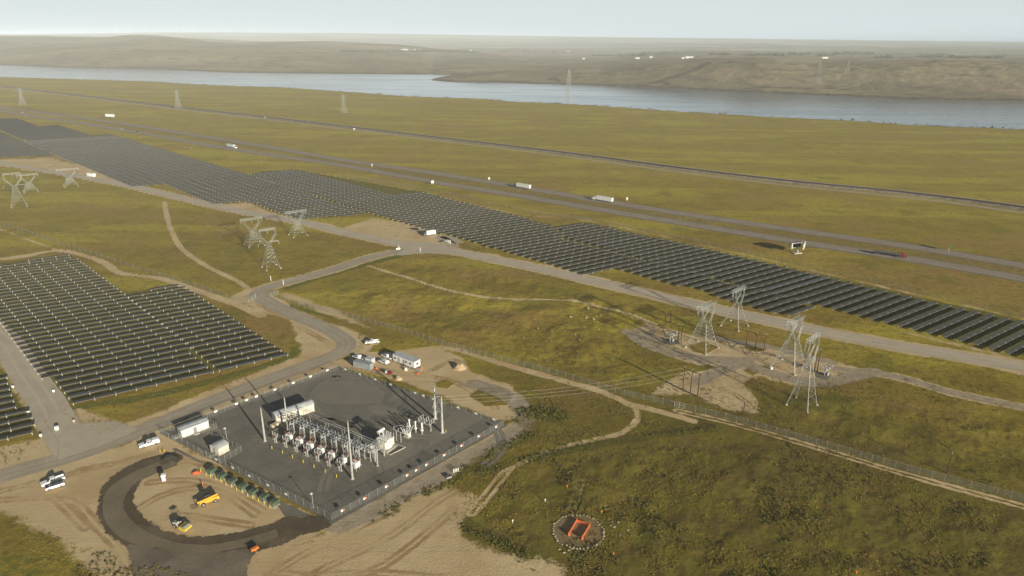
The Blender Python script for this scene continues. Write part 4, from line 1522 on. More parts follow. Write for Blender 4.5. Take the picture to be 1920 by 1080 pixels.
# main transformer
XF = thing("power_transformer", "big cream power transformer with radiators and bushings on a concrete slab", "transformer", G(722, 838), E1)
hx = 0
MB().box(0, 0, 0.02, 6.2, 4.6, 0.35).build("slab", CONC, XF)
MB().box(0, 0, 0.37, 3.9, 2.2, 3.0).build("tank", WHITE, XF, 0.06)
for side in (-1, 1):
    for k in range(4):
        mb = MB()
        for q in range(5):
            mb.box(-1.65 + k * 1.1 + q * 0.17 - 0.34, side * 1.62, 0.75, 0.06, 0.95, 2.5)
        mb.box(-1.65 + k * 1.1, side * 1.25, 3.05, 0.8, 0.35, 0.14)
        mb.build("radiator", M("radiator_cream", (0.66, 0.63, 0.53), 0.5), XF)
    mb = MB()
MB().box(2.25, -0.2, 0.7, 0.55, 1.5, 1.9).build("control_cabinet", WHITE, XF, 0.03)
mb = MB()
mb.lathe([(0.02, -1.45), (0.52, -1.35), (0.52, 1.35), (0.02, 1.45)], n=14, axis=(0, 1, 0), origin=(-1.9, 0.6, 4.9))
mb.build("conservator", WHITE, XF, smooth=False)
mb = MB()
for y in (-0.3, 1.5):
    mb.box(-1.75, y, 3.3, 0.16, 0.16, 1.2)
mb.path([(-1.5, 0.6, 4.6), (-0.9, 0.5, 3.9), (-0.6, 0.4, 3.3)], 0.08)
mb.build("conservator_frame", WHITE, XF)
for x, y, tx, ty, hh in ((-0.9, 0.7, -1.1, 1.1, 1.9), (0.2, 0.7, 0.2, 1.2, 1.9), (1.3, 0.7, 1.5, 1.1, 1.9), (-0.9, -0.6, -1.0, -0.9, 1.1), (0.0, -0.6, 0.0, -0.9, 1.1), (0.9, -0.6, 1.0, -0.9, 1.1)):
    MB().insulator((x, y, 3.37), (tx, ty, 3.37 + hh), 0.17, 8, 8).build("bushing", GREYI, XF)
for x in (-1.4, -0.4, 0.6, 1.6):
    MB().insulator((x, 2.35, 3.0), (x, 2.35, 4.4), 0.13, 6, 7).build("arrester", GREYI, XF)
MB().box(0, 2.3, 2.8, 4.2, 0.18, 0.2).build("arrester_beam", STEEL, XF)
curb = [G(687.8, 837), G(731.5, 853.5), G(759.7, 839.3), G(716, 824)]
co = sum(curb, Vector()) / 4
r = thing("spill_kerb", "low concrete kerb framing dark gravel around the big transformer", "kerb", co)
mb = MB()
for a, b_ in zip(curb, curb[1:] + curb[:1]):
    mid = (a + b_) / 2 - co
    mb.box(mid.x, mid.y, 0, (b_ - a).length + 0.25, 0.28, 0.26, math.atan2(b_.y - a.y, b_.x - a.x))
mb.build("kerb", CONC, r)
mb = MB()
ins_ = [c.lerp(co, 0.045) - co for c in curb]
mb.add([(c.x, c.y, 0.12) for c in ins_], [(0, 1, 2, 3)])
mb.build("gravel_bed", M("spill_gravel", (0.085, 0.083, 0.075), 0.95, 0, 0.3, 3), r)
r = thing("cable_trench", "pale concrete cable trench cover beside the switchgear", "trench", G(687, 858), heading((668, 846), (707, 866)))
MB().box(0, 0, 0.0, 9.5, 0.55, 0.14).build("cover", CONC, r)

# high voltage breaker with splayed bushings, its stick posts, arresters, switch
CB = thing("high_voltage_breaker", "white breaker with six bushings splayed like a fan beyond the transformer", "circuit breaker", G(764, 819), E1)
MB().box(0, 0, 0, 2.2, 1.7, 0.3).build("slab", CONC, CB)
MB().box(0, 0, 0.3, 1.5, 1.2, 0.9).build("frame", STEEL, CB)
MB().box(0.95, -0.2, 0.6, 0.5, 0.9, 1.3).build("cabinet", WHITE, CB)
mb = MB()
for x in (-0.6, 0, 0.6):
    mb.lathe([(0.22, -0.9), (0.26, 0), (0.22, 0.9)], n=10, axis=(0, 1, 0), origin=(x, 0, 1.5))
mb.build("tanks", WHITE, CB)
for x in (-0.6, 0, 0.6):
    for s_ in (-1, 1):
        MB().insulator((x, 0.6 * s_, 1.6), (x * 2.2, 1.7 * s_, 3.9), 0.20, 8, 8).build("bushing", GREYI, CB)
for px, w in (((743.5, 825), "left"), ((752, 828.5), "right")):
    pass
r = thing("bus_support", "slim two post steel support carrying short bus sections beyond the transformer", "bus frame", G(747.7, 827), heading((743.5, 825.5), (752, 829)))
for x in (-0.95, 0.95):
    MB().box(x, 0, 0, 0.2, 0.2, 3.5).build("post", STEEL, r)
    MB().box(x, 0, 0, 0.5, 0.5, 0.1).build("footing", CONC, r)
MB().box(0, 0, 3.5, 4.2, 0.2, 0.2).build("beam", STEEL, r)
for x in (-1.8, 0, 1.8):
    MB().insulator((x, 0, 3.7), (x, 0, 4.6), 0.14, 5, 7).build("insulator", GREYI, r)
    MB().path([(x, 0, 4.6), (x + 0.2, 1.5, 4.3), (x * 0.6 + 0.6, 3.4, 3.9)], 0.04).build("jumper", ALUB, r)
for px, w in (((768, 807), "left"), ((779.5, 811), "middle"), ((791.5, 814.5), "right")):
    r = thing("instrument_transformer", f"white column instrument transformer on a steel stand, {w} of three", "instrument transformer", G(*px), E1, "white column transformers")
    MB().box(0, 0, 0, 0.34, 0.34, 1.3).build("stand", STEEL, r)
    MB().box(0, 0, 1.3, 0.7, 0.7, 0.5).build("base_tank", WHITE, r)
    MB().insulator((0, 0, 1.8), (0, 0, 3.6), 0.26, 9, 10).build("column", WHITE, r)
    MB().lathe([(0.18, 3.6), (0.3, 3.7), (0.3, 4.1), (0.1, 4.25)], n=10).build("head", WHITE, r)
r = thing("line_switch", "three phase line switch with upright insulators near the dead end poles", "switch", G(800, 805), E1)
for x in (-1.7, 1.7):
    MB().box(x, 0, 0, 0.26, 0.26, 2.7).build("post", STEEL, r)
    MB().box(x, 0, 0, 0.7, 0.7, 0.12).build("footing", CONC, r)
mb = MB()
for y in (-1.1, 1.1):
    mb.box(0, y, 2.7, 5.4, 0.2, 0.22)
for x in (-2.2, 0, 2.2):
    mb.box(x, 0, 2.92, 0.2, 2.6, 0.16)
mb.build("frame", STEEL, r)
for x in (-2.2, 0, 2.2):
    for y in (-1.1, 0, 1.1):
        MB().insulator((x, y, 3.08), (x, y, 4.25), 0.15, 6, 7).build("insulator", GREYI, r)
    MB().bar((x, -1.1, 4.28), (x, 1.1, 4.28), 0.05).build("blade", ALUB, r)
# dead end structure
pa, pb_ = G(816, 785), G(829.5, 811)
mid = (pa + pb_) / 2
r = thing("dead_end_structure", "two tapered steel poles joined by a crossbeam holding the outgoing lines", "dead end structure", mid)
for p, h in ((pa, 12.3), (pb_, 13.2)):
    q = p - mid
    MB().lathe([(0.62, 0), (0.62, 0.14), (0.44, 0.16), (0.40, 3), (0.20, h)], q.x, q.y, 14).build("pole", STEEL, r)
    MB().lathe([(0.85, 0.02), (0.85, 0.1), (0.7, 0.12)], q.x, q.y, 14).build("base_plate", CONC, r)
a, b_ = pa - mid, pb_ - mid
mb = MB()
for z in (9.6, 10.3):
    mb.bar((a.x, a.y, z), (b_.x, b_.y, z), 0.12, None, 4)
nseg = 6
for i in range(nseg):
    p, q = a.lerp(b_, i / nseg), a.lerp(b_, (i + 1) / nseg)
    mb.bar((p.x, p.y, 9.6 if i % 2 else 10.3), (q.x, q.y, 10.3 if i % 2 else 9.6), 0.06, None, 4)
mb.build("crossbeam", STEEL, r)
MB().bar((a.x, a.y, 12.2), (b_.x, b_.y, 8.6), 0.10, None, 6).build("brace", STEEL, r)
for k in (0.25, 0.5, 0.75):
    q = a.lerp(b_, k)
    MB().insulator((q.x, q.y, 9.5), (q.x + 1.0, q.y + 0.55, 9.3), 0.14, 7, 7).build("strain_insulator", GREYI, r)
    MB().path([(q.x, q.y, 9.5), (q.x - 0.6, q.y - 0.5, 7.5), (q.x - 1.4, q.y - 1.5, 5.0)], 0.035).build("dropper", ALUB, r)
    MB().box(q.x, q.y, 5.6 + k, 0.9, 0.2, 0.2, E1).build("bracket", STEEL, r)

# outgoing conductors to the wooden poles
DE = [mid + a.lerp(b_, k) + Vector((1.0, 0.55, 9.3)) for k in (0.25, 0.5, 0.75)]
WP = [(1280, 732), (1294, 738), (1307.5, 744)]
for k, w in enumerate(("upper", "middle", "lower")):
    A, B = DE[k], G(*WP[k]) + Vector((0, 0, 9.2))
    mb = MB()
    pts = []
    for i in range(25):
        s_ = i / 24
        q = A.lerp(B, s_)
        q.z -= 4 * 2.2 * s_ * (1 - s_)
        pts.append(tuple(q))
    mb.path(pts, 0.024, 4)
    tag(mb.build("overhead_wire", M("conductor", (0.62, 0.60, 0.52), 0.35, 0.4)), f"{w} overhead wire running from the substation to the wooden poles", "wire", "wires leaving the substation")

# buildings in the yard
def shed(name, label, corner, along, L, W, H, rise, curved=False, wall=CREAM, doors=(), steps=()):
    """corner: front left foot in the photo; along: a second point on the front foot line."""
    p = G(*corner)
    hd = heading(corner, along)
    r = thing(name, label, "building", p, hd)
    MB().box(L / 2, W / 2, 0.1, L, W, H).build("wall", wall, r)
    MB().box(L / 2, W / 2, 0.0, L + 0.5, W + 0.5, 0.12).build("slab", CONC, r)
    if curved:
        out = [(-0.15, H + 0.08)] + [((W + 0.3) * (k / 10) - 0.15, H + 0.1 + rise * math.sin(math.pi * k / 10)) for k in range(11)] + [(W + 0.15, H + 0.08)]
    else:
        out = [(-0.2, H + 0.08), (-0.2, H + 0.2), (W * 0.5, H + 0.2 + rise), (W + 0.2, H + 0.2), (W + 0.2, H + 0.08)]
    m_ = MB()
    vs = [(-0.2, y, z) for y, z in out] + [(L + 0.2, y, z) for y, z in out]
    n = len(out)
    m_.add(vs, [(i, (i + 1) % n, n + (i + 1) % n, n + i) for i in range(n)] + [tuple(range(n)), tuple(range(2 * n - 1, n - 1, -1))])
    m_.build("roof", ROOFM, r)
    for x, side in doors:
        if side == "front":
            MB().box(x, -0.03, 0.15, 1.0, 0.06, 2.1).build("door", GREYM, r)
        else:
            MB().box(-0.03, x, 0.15, 0.06, 1.0, 2.1).build("door", GREYM, r)
    for x, side in steps:
        m_ = MB()
        if side == "front":
            m_.box(x, -0.75, 0, 1.6, 1.3, 0.28)
        else:
            m_.box(-1.1, x, 0, 2.0, 1.2, 0.28)
        m_.build("step", CONC, r)
    return r


r = shed("control_building", "long pale control building with curved metal roof in the substation", (519, 795), (588, 771.5), 13.2, 3.6, 2.7, 0.75, True, CREAM, ((7.4, "front"), (1.5, "side")), ((7.4, "front"),))
for x in (2.0, 4.2, 9.8, 11.6):
    MB().box(x, -0.15, 0.9, 0.6, 0.3, 0.9).build("air_conditioner", CREAM, r)
mb = MB()
for x in (0.02, 4.4, 8.8, 13.18):
    mb.box(x, 1.8, 2.8, 0.12, 4.1, 0.1)
mb.build("roof_joint", STEEL, r)
shed("equipment_building", "long white equipment building inside its own pen by the road", (342, 821.5), (385, 805), 8.6, 3.2, 2.5, 0.35, False, WHITE, ((4.2, "front"), (1.6, "side")), ((4.2, "front"), (1.6, "side")))
shed("equipment_hut", "small square hut with rounded roof inside the second pen", (411, 855.5), (428, 846), 3.6, 4.0, 2.4, 0.65, True, CREAM, ((2.0, "side"),), ((2.0, "side"),))
r = thing("equipment_pad", "tan flat topped cabinet beside the long control building", "cabinet", G(515, 799), heading((509, 800), (522, 794)))
MB().box(0, 0, 0, 2.6, 1.1, 0.9).build("cabinet", M("tan_cabinet", (0.50, 0.42, 0.28), 0.6), r, 0.04)
MB().box(0, 0, 0.9, 2.7, 1.2, 0.06).build("lid", M("tan_cabinet_lid", (0.58, 0.50, 0.35), 0.6), r)
for px, h, w in (((425, 822), 3.7, "beside the small hut pen"), ((587.5, 952), 4.6, "near the front corner of the fence"), ((486, 612), 0, "")):
    if not h:
        continue
    r = thing("yard_light", f"slim yard light pole {w}", "light pole", G(*px), E1)
    MB().bar((0, 0, 0), (0, 0, h), 0.09, 0.06, 8).build("pole", STEEL, r)
    MB().box(0, -0.2, h, 0.45, 0.6, 0.22).build("lamp_head", WHITE, r)
    MB().box(0, 0, 0, 0.4, 0.4, 0.15).build("footing", CONC, r)

# yellow bollards in the yard
bol = MB()
bol.bar((0, 0, 0), (0, 0, 1.0), 0.10, None, 10)
bol.lathe([(0.10, 1.0), (0.08, 1.07), (0.03, 1.09)], n=10)
BOL_ME = bol.mesh("bollard", YELL)


def bollard(px, label, group):
    o = bpy.data.objects.new("bollard", BOL_ME)
    COL.objects.link(o)
    p = G(*px)
    o.location = (p.x, p.y, 0.02)
    tag(o, label, "bollard", group)


for x, y in ((510, 842), (530, 850), (548.5, 859), (568.5, 868), (589, 877), (610, 886), (631, 895.5)):
    bollard((x, y), "yellow bollard in the row in front of the switchgear", "bollards in front of the switchgear")
bollard((643, 836), "yellow bollard behind the switchgear row", None)
bollard((836, 811), "yellow bollard at the foot of the right dead end pole", None)
for x, y in ((300.5, 848), (308, 847)):
    bollard((x, y), "yellow bollard beside the dark dirt track near the white pickup", "bollards by the dirt track")
for x, y in ((548, 535), (590, 560), (627, 573), (670, 597), (708, 610), (752, 640), (795, 655), (838, 682), (882, 700), (927, 730), (967, 745), (1015, 770), (1060, 795), (1107, 825)):
    bollard((250 + x / 4.32, 762 + y / 4.32), "yellow bollard guarding the row of green cabinets", "bollards guarding the green cabinets")

# green pad mounted cabinets
gc = thing("green_cabinet", "x", "cabinet", G(398, 888), 0)
MB().box(0, 0.1, 0.12, 1.75, 1.2, 1.35).build("housing", GREENB, gc, 0.05)
MB().prism([(-0.88, 0.12), (0.88, 0.12), (0.88, 1.3), (-0.88, 1.3)], -0.85, -0.5).build("front_door", M("cabinet_green_light", (0.125, 0.165, 0.105), 0.5), gc)
MB().box(0, -0.1, 0, 2.5, 2.3, 0.12).build("plinth", CONC, gc)
mb = MB()
for k in range(8):
    mb.box(-0.84 + k * 0.24, 1.0, 0.35, 0.07, 0.5, 1.1)
mb.build("cooling_fins", GREENB, gc)
h_ = heading((395, 886), (513, 946))
WHICH = ["nearest the orange netting", "second from the orange netting", "third from the orange netting", "in the middle of the row", "third from the dark end", "second from the dark end", "last toward the fence corner"]
for i in range(7):
    p = G(396.5 + 19.6 * i, 886.5 + 10.0 * i)
    lab = f"dark green electrical cabinet, {WHICH[i]}"
    if i == 0:
        gc.location = p
        gc.rotation_euler = (0, 0, h_)
        gc["label"] = lab
        gc["group"] = "green cabinets along the fence"
    else:
        dup(gc, p, h_, lab, "green cabinets along the fence")

# ------------------------------------------------------------------ vehicles
def wheel_mesh(R=0.38, W=0.26):
    m_ = MB()
    m_.lathe([(R * 0.6, -W / 2), (R, -W / 2 + 0.03), (R, W / 2 - 0.03), (R * 0.6, W / 2)], n=14, axis=(0, 1, 0), origin=(0, 0, 0))
    return m_.mesh("wheel", TYRE)


RIMM = M("rim_alloy", (0.45, 0.45, 0.45), 0.35, 0.6)
WH = wheel_mesh()
m_ = MB()
m_.lathe([(0.05, -0.15), (0.22, -0.145), (0.22, 0.145), (0.05, 0.15)], n=12, axis=(0, 1, 0), origin=(0, 0, 0))
RIM_ME = m_.mesh("rim", RIMM)


def wheels(root, xs, w, R=0.38):
    for x in xs:
        for y in (-w, w):
            o = bpy.data.objects.new("wheel", WH)
            COL.objects.link(o)
            o.location = (x, y, R)
            o.scale = (R / 0.38, 1, R / 0.38)
            o.parent = root
            q = bpy.data.objects.new("rim", RIM_ME)
            COL.objects.link(q)
            q.parent = o


def car_body(outline, w, top_in, mat, name, root, zsplit):
    """Side outline extruded to width w; everything above zsplit leans in by top_in."""
    m_ = MB()
    n = len(outline)
    for s_ in (-1, 1):
        for x, z in outline:
            m_.v.append((x, s_ * (w - (top_in * max(0, z - zsplit) / 0.7)), z))
    m_.f += [(i, (i + 1) % n, n + (i + 1) % n, n + i) for i in range(n)] + [tuple(range(n - 1, -1, -1)), tuple(range(n, 2 * n))]
    return m_.build(name, mat, root, 0.05)


def pickup(label, loc, rz, paint, bed_cover=False):
    r = thing("pickup_truck", label, "pickup", loc, rz, None)
    # +x is the nose
    car_body([(2.9, 0.45), (2.95, 0.75), (2.85, 1.02), (1.35, 1.15), (-0.75, 1.15), (-0.75, 0.75), (-2.9, 0.75), (-2.9, 0.45)], 0.98, 0, paint, "body", r, 9)
    mb = MB()
    for y in (-0.93, 0.93):
        mb.box(-1.83, y, 0.75, 2.14, 0.10, 0.40)
    mb.box(-2.86, 0, 0.75, 0.08, 1.9, 0.40)
    mb.build("bed_sides", paint, r)
    if bed_cover:
        car_body([(-0.78, 1.1), (-0.85, 1.75), (-2.75, 1.72), (-2.88, 1.1)], 0.95, 0.1, paint, "bed_canopy", r, 1.1)
    car_body([(1.35, 1.14), (0.55, 1.80), (-0.55, 1.84), (-0.78, 1.14)], 0.93, 0.16, paint, "cab", r, 1.14)
    car_body([(1.33, 1.20), (0.66, 1.73), (0.50, 1.73), (1.12, 1.20)], 0.86, 0.16, GLASS, "windscreen", r, 1.14).location = (0.05, 0, 0.02)
    for y in (-1, 1):
        mb = MB()
        mb.add([(1.0, y * 0.945, 1.22), (0.5, y * 0.845, 1.70), (-0.05, y * 0.845, 1.72), (-0.05, y * 0.945, 1.22)], [(0, 1, 2, 3)])
        mb.add([(-0.12, y * 0.945, 1.22), (-0.12, y * 0.845, 1.72), (-0.52, y * 0.845, 1.72), (-0.66, y * 0.945, 1.22)], [(0, 1, 2, 3)])
        mb.build("side_windows", GLASS, r)
        MB().box(2.93, y * 0.72, 0.78, 0.06, 0.36, 0.2).build("headlight", CHROME, r)
        MB().box(1.05, y * 1.08, 1.15, 0.16, 0.18, 0.2).build("mirror", BLACKM, r)
    mb = MB()
    mb.box(2.97, 0, 0.42, 0.14, 1.9, 0.24)
    mb.box(-2.95, 0, 0.42, 0.12, 1.9, 0.22)
    mb.build("bumpers", BLACKM, r)
    wheels(r, (1.85, -1.75), 0.90)
    return r


def suv(label, loc, rz, paint, top=None):
    r = thing("parked_car", label, "car", loc, rz, None)
    car_body([(2.3, 0.42), (2.38, 0.7), (2.25, 0.98), (1.15, 1.10), (-2.2, 1.12), (-2.35, 0.8), (-2.3, 0.42)], 0.93, 0, paint, "body", r, 9)
    car_body([(1.15, 1.09), (0.35, 1.62), (-1.75, 1.66), (-2.15, 1.10)], 0.88, 0.16, top or paint, "cabin", r, 1.1)
    if top:
        MB().box(1.7, 0, 1.02, 1.1, 1.7, 0.06).build("bonnet", top, r)
    car_body([(1.16, 1.13), (0.46, 1.60), (0.30, 1.60), (0.95, 1.13)], 0.81, 0.16, GLASS, "windscreen", r, 1.1).location = (0.05, 0, 0.02)
    for y in (-1, 1):
        mb = MB()
        mb.add([(0.9, y * 0.895, 1.15), (0.3, y * 0.80, 1.56), (-0.5, y * 0.80, 1.58), (-0.5, y * 0.895, 1.15)], [(0, 1, 2, 3)])
        mb.add([(-0.58, y * 0.895, 1.15), (-0.58, y * 0.80, 1.58), (-1.65, y * 0.80, 1.58), (-1.95, y * 0.895, 1.15)], [(0, 1, 2, 3)])
        mb.build("side_windows", GLASS, r)
        MB().box(2.33, y * 0.66, 0.72, 0.06, 0.34, 0.18).build("headlight", CHROME, r)
    mb = MB()
    mb.box(2.36, 0, 0.40, 0.12, 1.8, 0.22)
    mb.box(-2.36, 0, 0.40, 0.12, 1.8, 0.22)
    mb.build("bumpers", BLACKM, r)
    wheels(r, (1.45, -1.4), 0.86, 0.35)
    return r


WPAINT = M("car_white", (0.80, 0.80, 0.78), 0.25, 0, 0.04, 1, 0.5)
DPAINT = M("car_dark", (0.06, 0.062, 0.068), 0.25, 0, 0.08, 1, 0.5)
GPAINT = M("car_silver", (0.62, 0.63, 0.64), 0.28, 0.2, 0.05, 1, 0.5)
pickup("white crew pickup with canopy parked left of the white pen", G(280.5, 834.5), heading((299, 829), (262, 840)), WPAINT, True)
pickup("white pickup, upper of the pair parked on bare dirt", G(100, 905), heading((114, 899), (86, 909)), WPAINT)
suv("dark roofed white car, lower of the pair parked on bare dirt", G(104, 914), heading((118, 909), (92, 917)), WPAINT, DPAINT)
pickup("white pickup parked alone beside the road above the trailers", G(698, 643.5), heading((711, 642), (686, 644.5)), WPAINT)
pickup("white pickup parked behind the small grey container", G(673, 673.5), heading((688, 680), (662, 668.5)), WPAINT)
pickup("white pickup parked against the end of the white office trailer", G(727, 671.5), heading((740, 677), (717, 667)), WPAINT)
suv("white car parked between the grey container and the office trailer", G(720, 681), heading((731, 686), (709, 676.5)), WPAINT)


# trailer, containers and clutter of the trailer yard
h_ = heading((737.5, 677), (772, 690))
r = thing("office_trailer", "long white site office trailer with flat roof and small windows", "trailer", G(757, 686), h_)
MB().box(0, 1.6, 0.7, 11.6, 3.3, 2.6).build("body", WHITE, r)
MB().box(0, 1.6, 3.3, 11.8, 3.5, 0.12).build("roof", ROOFM, r)
for x in (-4.6, 1.4, 3.6):
    MB().box(x, -0.07, 1.7, 0.9, 0.06, 0.8).build("window", GLASS, r)
for x in (-2.5, 0.2):
    MB().box(x, -0.08, 0.8, 0.95, 0.08, 2.0).build("door", GREYM, r)
MB().box(5.84, 1.6, 1.7, 0.06, 1.1, 0.8).build("window", GLASS, r)
wheels(r, (-0.6, 0.5), 0.2, 0.38)
mb = MB()
mb.bar((5.8, 1.0, 0.6), (7.4, 1.6, 0.6), 0.09)
mb.bar((5.8, 2.2, 0.6), (7.4, 1.6, 0.6), 0.09)
mb.build("drawbar", BLACKM, r)
mb = MB()
for x in (-5, -3, 3, 5):
    mb.box(x, 0.3, 0, 0.4, 0.4, 0.7)
    mb.box(x, 2.9, 0, 0.4, 0.4, 0.7)
mb.build("blocking", GREYM, r)


def container(label, corner, along, L, W, H, mat, name="shipping_container"):
    r = thing(name, label, "container", G(*corner), heading(corner, along))
    m_ = MB()
    n = int(L / 0.55)
    m_.box(L / 2, W / 2, 0.1, L, W - 0.12, H - 0.1)
    for i in range(n):
        m_.box((i + 0.5) * L / n, W / 2, 0.15, L / n * 0.5, W, H - 0.3)
    m_.build("body", mat, r)
    MB().box(L / 2, W / 2, H, L + 0.05, W + 0.05, 0.09).build("roof", mat, r)
    m_ = MB()
    for x in (0, L):
        for y in (0.06, W - 0.06):
            m_.box(x, y, 0, 0.16, 0.16, H)
    m_.build("corner_posts", mat, r)
    for y in (0.65, W - 0.65):
        MB().box(L + 0.05, y, 0.2, 0.06, 1.05, H - 0.4).build("door", mat, r)
    return r


CONTG = M("container_grey", (0.30, 0.32, 0.33), 0.55, 0.1, 0.12, 0.7)
CONTW = M("container_pale", (0.55, 0.56, 0.55), 0.5, 0.1, 0.1, 0.7)
container("long grey steel container beside the substation fence", (663, 688), (702, 697.5), 7.6, 2.4, 2.5, CONTG)
container("short pale container between the grey container and pickup", (685, 681), (699, 684.5), 3.0, 2.2, 2.2, CONTW)
r = thing("stair_ramp", "metal entry ramp lying beside the office trailer", "ramp", G(782, 695), heading((770, 690), (790, 699)))
MB().box(0, 0, 0.35, 4.2, 1.1, 0.1).build("deck", GREYM, r)
mb = MB()
for y in (-0.5, 0.5):
    for x in (-2, 0, 2):
        mb.bar((x, y, 0), (x, y, 1.2), 0.04)
    mb.bar((-2, y, 1.2), (2, y, 1.2), 0.04)
mb.build("handrail", STEEL, r)
r = thing("white_tote", "small white box standing on the ground beside the office trailer", "box", G(761, 694.5), 0.3)
MB().box(0, 0, 0.05, 1.0, 0.9, 0.9).build("box_body", WHITE, r, 0.05)
MB().box(0, 0, 0.95, 1.06, 0.96, 0.08).build("lid", WHITE, r)
r = thing("compressor_trailer", "small red and white towed compressor near the grey container", "compressor", G(729, 702), heading((722, 700), (737, 704)))
MB().box(0.5, 0, 0.45, 1.7, 1.1, 1.0).build("red_hood", REDM, r, 0.08)
MB().box(-0.9, 0, 0.45, 0.9, 1.1, 0.9).build("white_tank", WHITE, r, 0.08)
MB().bar((-1.3, 0, 0.4), (-2.3, 0, 0.35), 0.06).build("drawbar", BLACKM, r)
wheels(r, (0.2,), 0.6, 0.32)


def pile(name, label, cat, px, L, W, H, mat, seed, rz=0.0, res=14):
    p = G(*px)
    rnd = random.Random(seed)
    m_ = MB()
    vs, fs = [], []
    for i in range(res + 1):
        for j in range(res + 1):
            x, y = i / res * 2 - 1, j / res * 2 - 1
            d = max(0, 1 - math.hypot(x, y))
            z = H * min(1, d * 1.5) ** 1.1 * (0.8 + 0.35 * mnoise.noise((x * 2.1 + seed, y * 2.1, seed)))
            vs.append((x * L / 2, y * W / 2, z - 0.02))
    for i in range(res):
        for j in range(res):
            k = i * (res + 1) + j
            fs.append((k, k + res + 1, k + res + 2, k + 1))
    m_.add(vs, fs)
    o = m_.build(name, mat)
    o.location = p
    o.rotation_euler = (0, 0, rz)
    return tag(o, label, cat)


DIRTM = M("heaped_soil", (0.46, 0.335, 0.19), 0.95, 0, 0.2, 1.5)
pile("soil_heap", "pointed heap of tan soil right of the office trailer", "heap", (862, 690), 6.0, 5.0, 2.2, DIRTM, 3)
pile("soil_heap", "low heap of tan soil beside the red compressor", "heap", (747, 711), 3.6, 3.0, 1.3, DIRTM, 5)
pile("orange_material", "crumpled heap of orange netting beside the green cabinets", "netting", (368, 886.5), 3.4, 2.2, 0.7, NETM, 9)
DSOIL = M("dark_heap", (0.05, 0.042, 0.03), 0.95, 0, 0.3, 1.5)
pile("dark_soil_heap", "heap of dark damp soil at the start of the dirt track", "heap", (318, 858.5), 6.0, 4.0, 1.0, DSOIL, 12)
for k, (x, y) in enumerate(((789, 691), (783, 700.5), (705, 691))):
    pile("orange_netting", ["orange netting bundle at the tow end of the trailer", "orange netting bundle at the end of the ramp", "orange netting scrap at the end of the grey container"][k], "netting", (x, y), 1.8, 1.2, 0.5, NETM, 20 + k)

# yellow telehandler
r = thing("telehandler", "yellow telehandler with its fork boom lowered on the sandy circle", "telehandler", G(391.5, 943), heading((412, 936), (373, 950)))
car_body([(-2.6, 0.7), (-2.7, 1.45), (-1.2, 1.6), (1.5, 1.35), (2.3, 1.2), (2.4, 0.65)], 0.72, 0, MACHY, "chassis", r, 9)
mb = MB()
mb.prism([(-2.5, 1.75), (-2.5, 2.15), (2.9, 1.55), (2.9, 1.15)], -0.05, 0.42)
mb.build("boom", MACHY, r, 0.04)
MB().box(0.1, -0.72, 0.8, 1.5, 0.9, 1.65, 0, 0.85).build("cab_glass", GLASS, r)
MB().box(0.1, -0.72, 2.42, 1.4, 0.85, 0.08).build("cab_roof", BLACKM, r)
mb = MB()
mb.box(-1.8, 0.75, 0.8, 1.7, 0.5, 0.9)
mb.build("engine_cover", MACHY, r, 0.05)
mb = MB()
mb.box(3.0, 0.2, 0.5, 0.14, 1.5, 1.0)
for y in (-0.3, 0.7):
    mb.box(3.75, y, 0.35, 1.5, 0.14, 0.08)
mb.build("fork", BLACKM, r)
wheels(r, (1.55, -1.55), 0.98, 0.62)

# roller
r = thing("soil_roller", "cream and yellow roller compactor with a big drum on the sandy circle", "roller", G(340, 989.5), heading((327, 984), (354, 994)))
mb = MB()
mb.lathe([(0.1, -1.0), (0.72, -1.0), (0.72, 1.0), (0.1, 1.0)], n=18, axis=(0, 1, 0), origin=(1.7, 0, 0.72))
mb.build("drum", M("drum_steel", (0.42, 0.40, 0.36), 0.5, 0.4), r)
mb = MB()
for y in (-1.1, 1.1):
    mb.box(1.6, y, 0.5, 2.0, 0.14, 0.5)
mb.box(2.55, 0, 0.5, 0.16, 2.3, 0.5)
mb.box(0.65, 0, 0.5, 0.3, 2.3, 0.7)
mb.build("drum_frame", YELL, r)
car_body([(-2.1, 0.75), (-2.1, 1.5), (-0.6, 1.75), (-0.2, 1.1), (-0.2, 0.75)], 0.72, 0, CREAM, "engine_hood", r, 9)
MB().box(0.15, 0, 0.9, 0.8, 1.3, 0.5).build("operator_deck", BLACKM, r)
mb = MB()
for x in (-0.35, 0.6):
    for y in (-0.62, 0.62):
        mb.bar((x, y, 1.2), (x, y, 2.7), 0.05)
mb.box(0.12, 0, 2.7, 1.5, 1.5, 0.1)
mb.build("canopy", BLACKM, r)
wheels(r, (-1.3,), 0.8, 0.66)

# little orange plate roller at the dark track
r = thing("trench_roller", "small orange machine at the right rim of the dark dirt track", "machine", G(478, 1034), heading((471, 1037), (486, 1029)))
MB().box(0, 0, 0.45, 1.9, 0.95, 0.75).build("hood", ORANGE, r, 0.1)
mb = MB()
for x in (-0.62, 0.62):
    mb.lathe([(0.05, -0.55), (0.38, -0.55), (0.38, 0.55), (0.05, 0.55)], n=14, axis=(0, 1, 0), origin=(x, 0, 0.38))
mb.build("drums", BLACKM, r)
MB().path([(-0.9, 0, 1.1), (-1.5, 0, 1.35), (-1.5, 0.3, 1.35)], 0.05).build("handle", BLACKM, r)

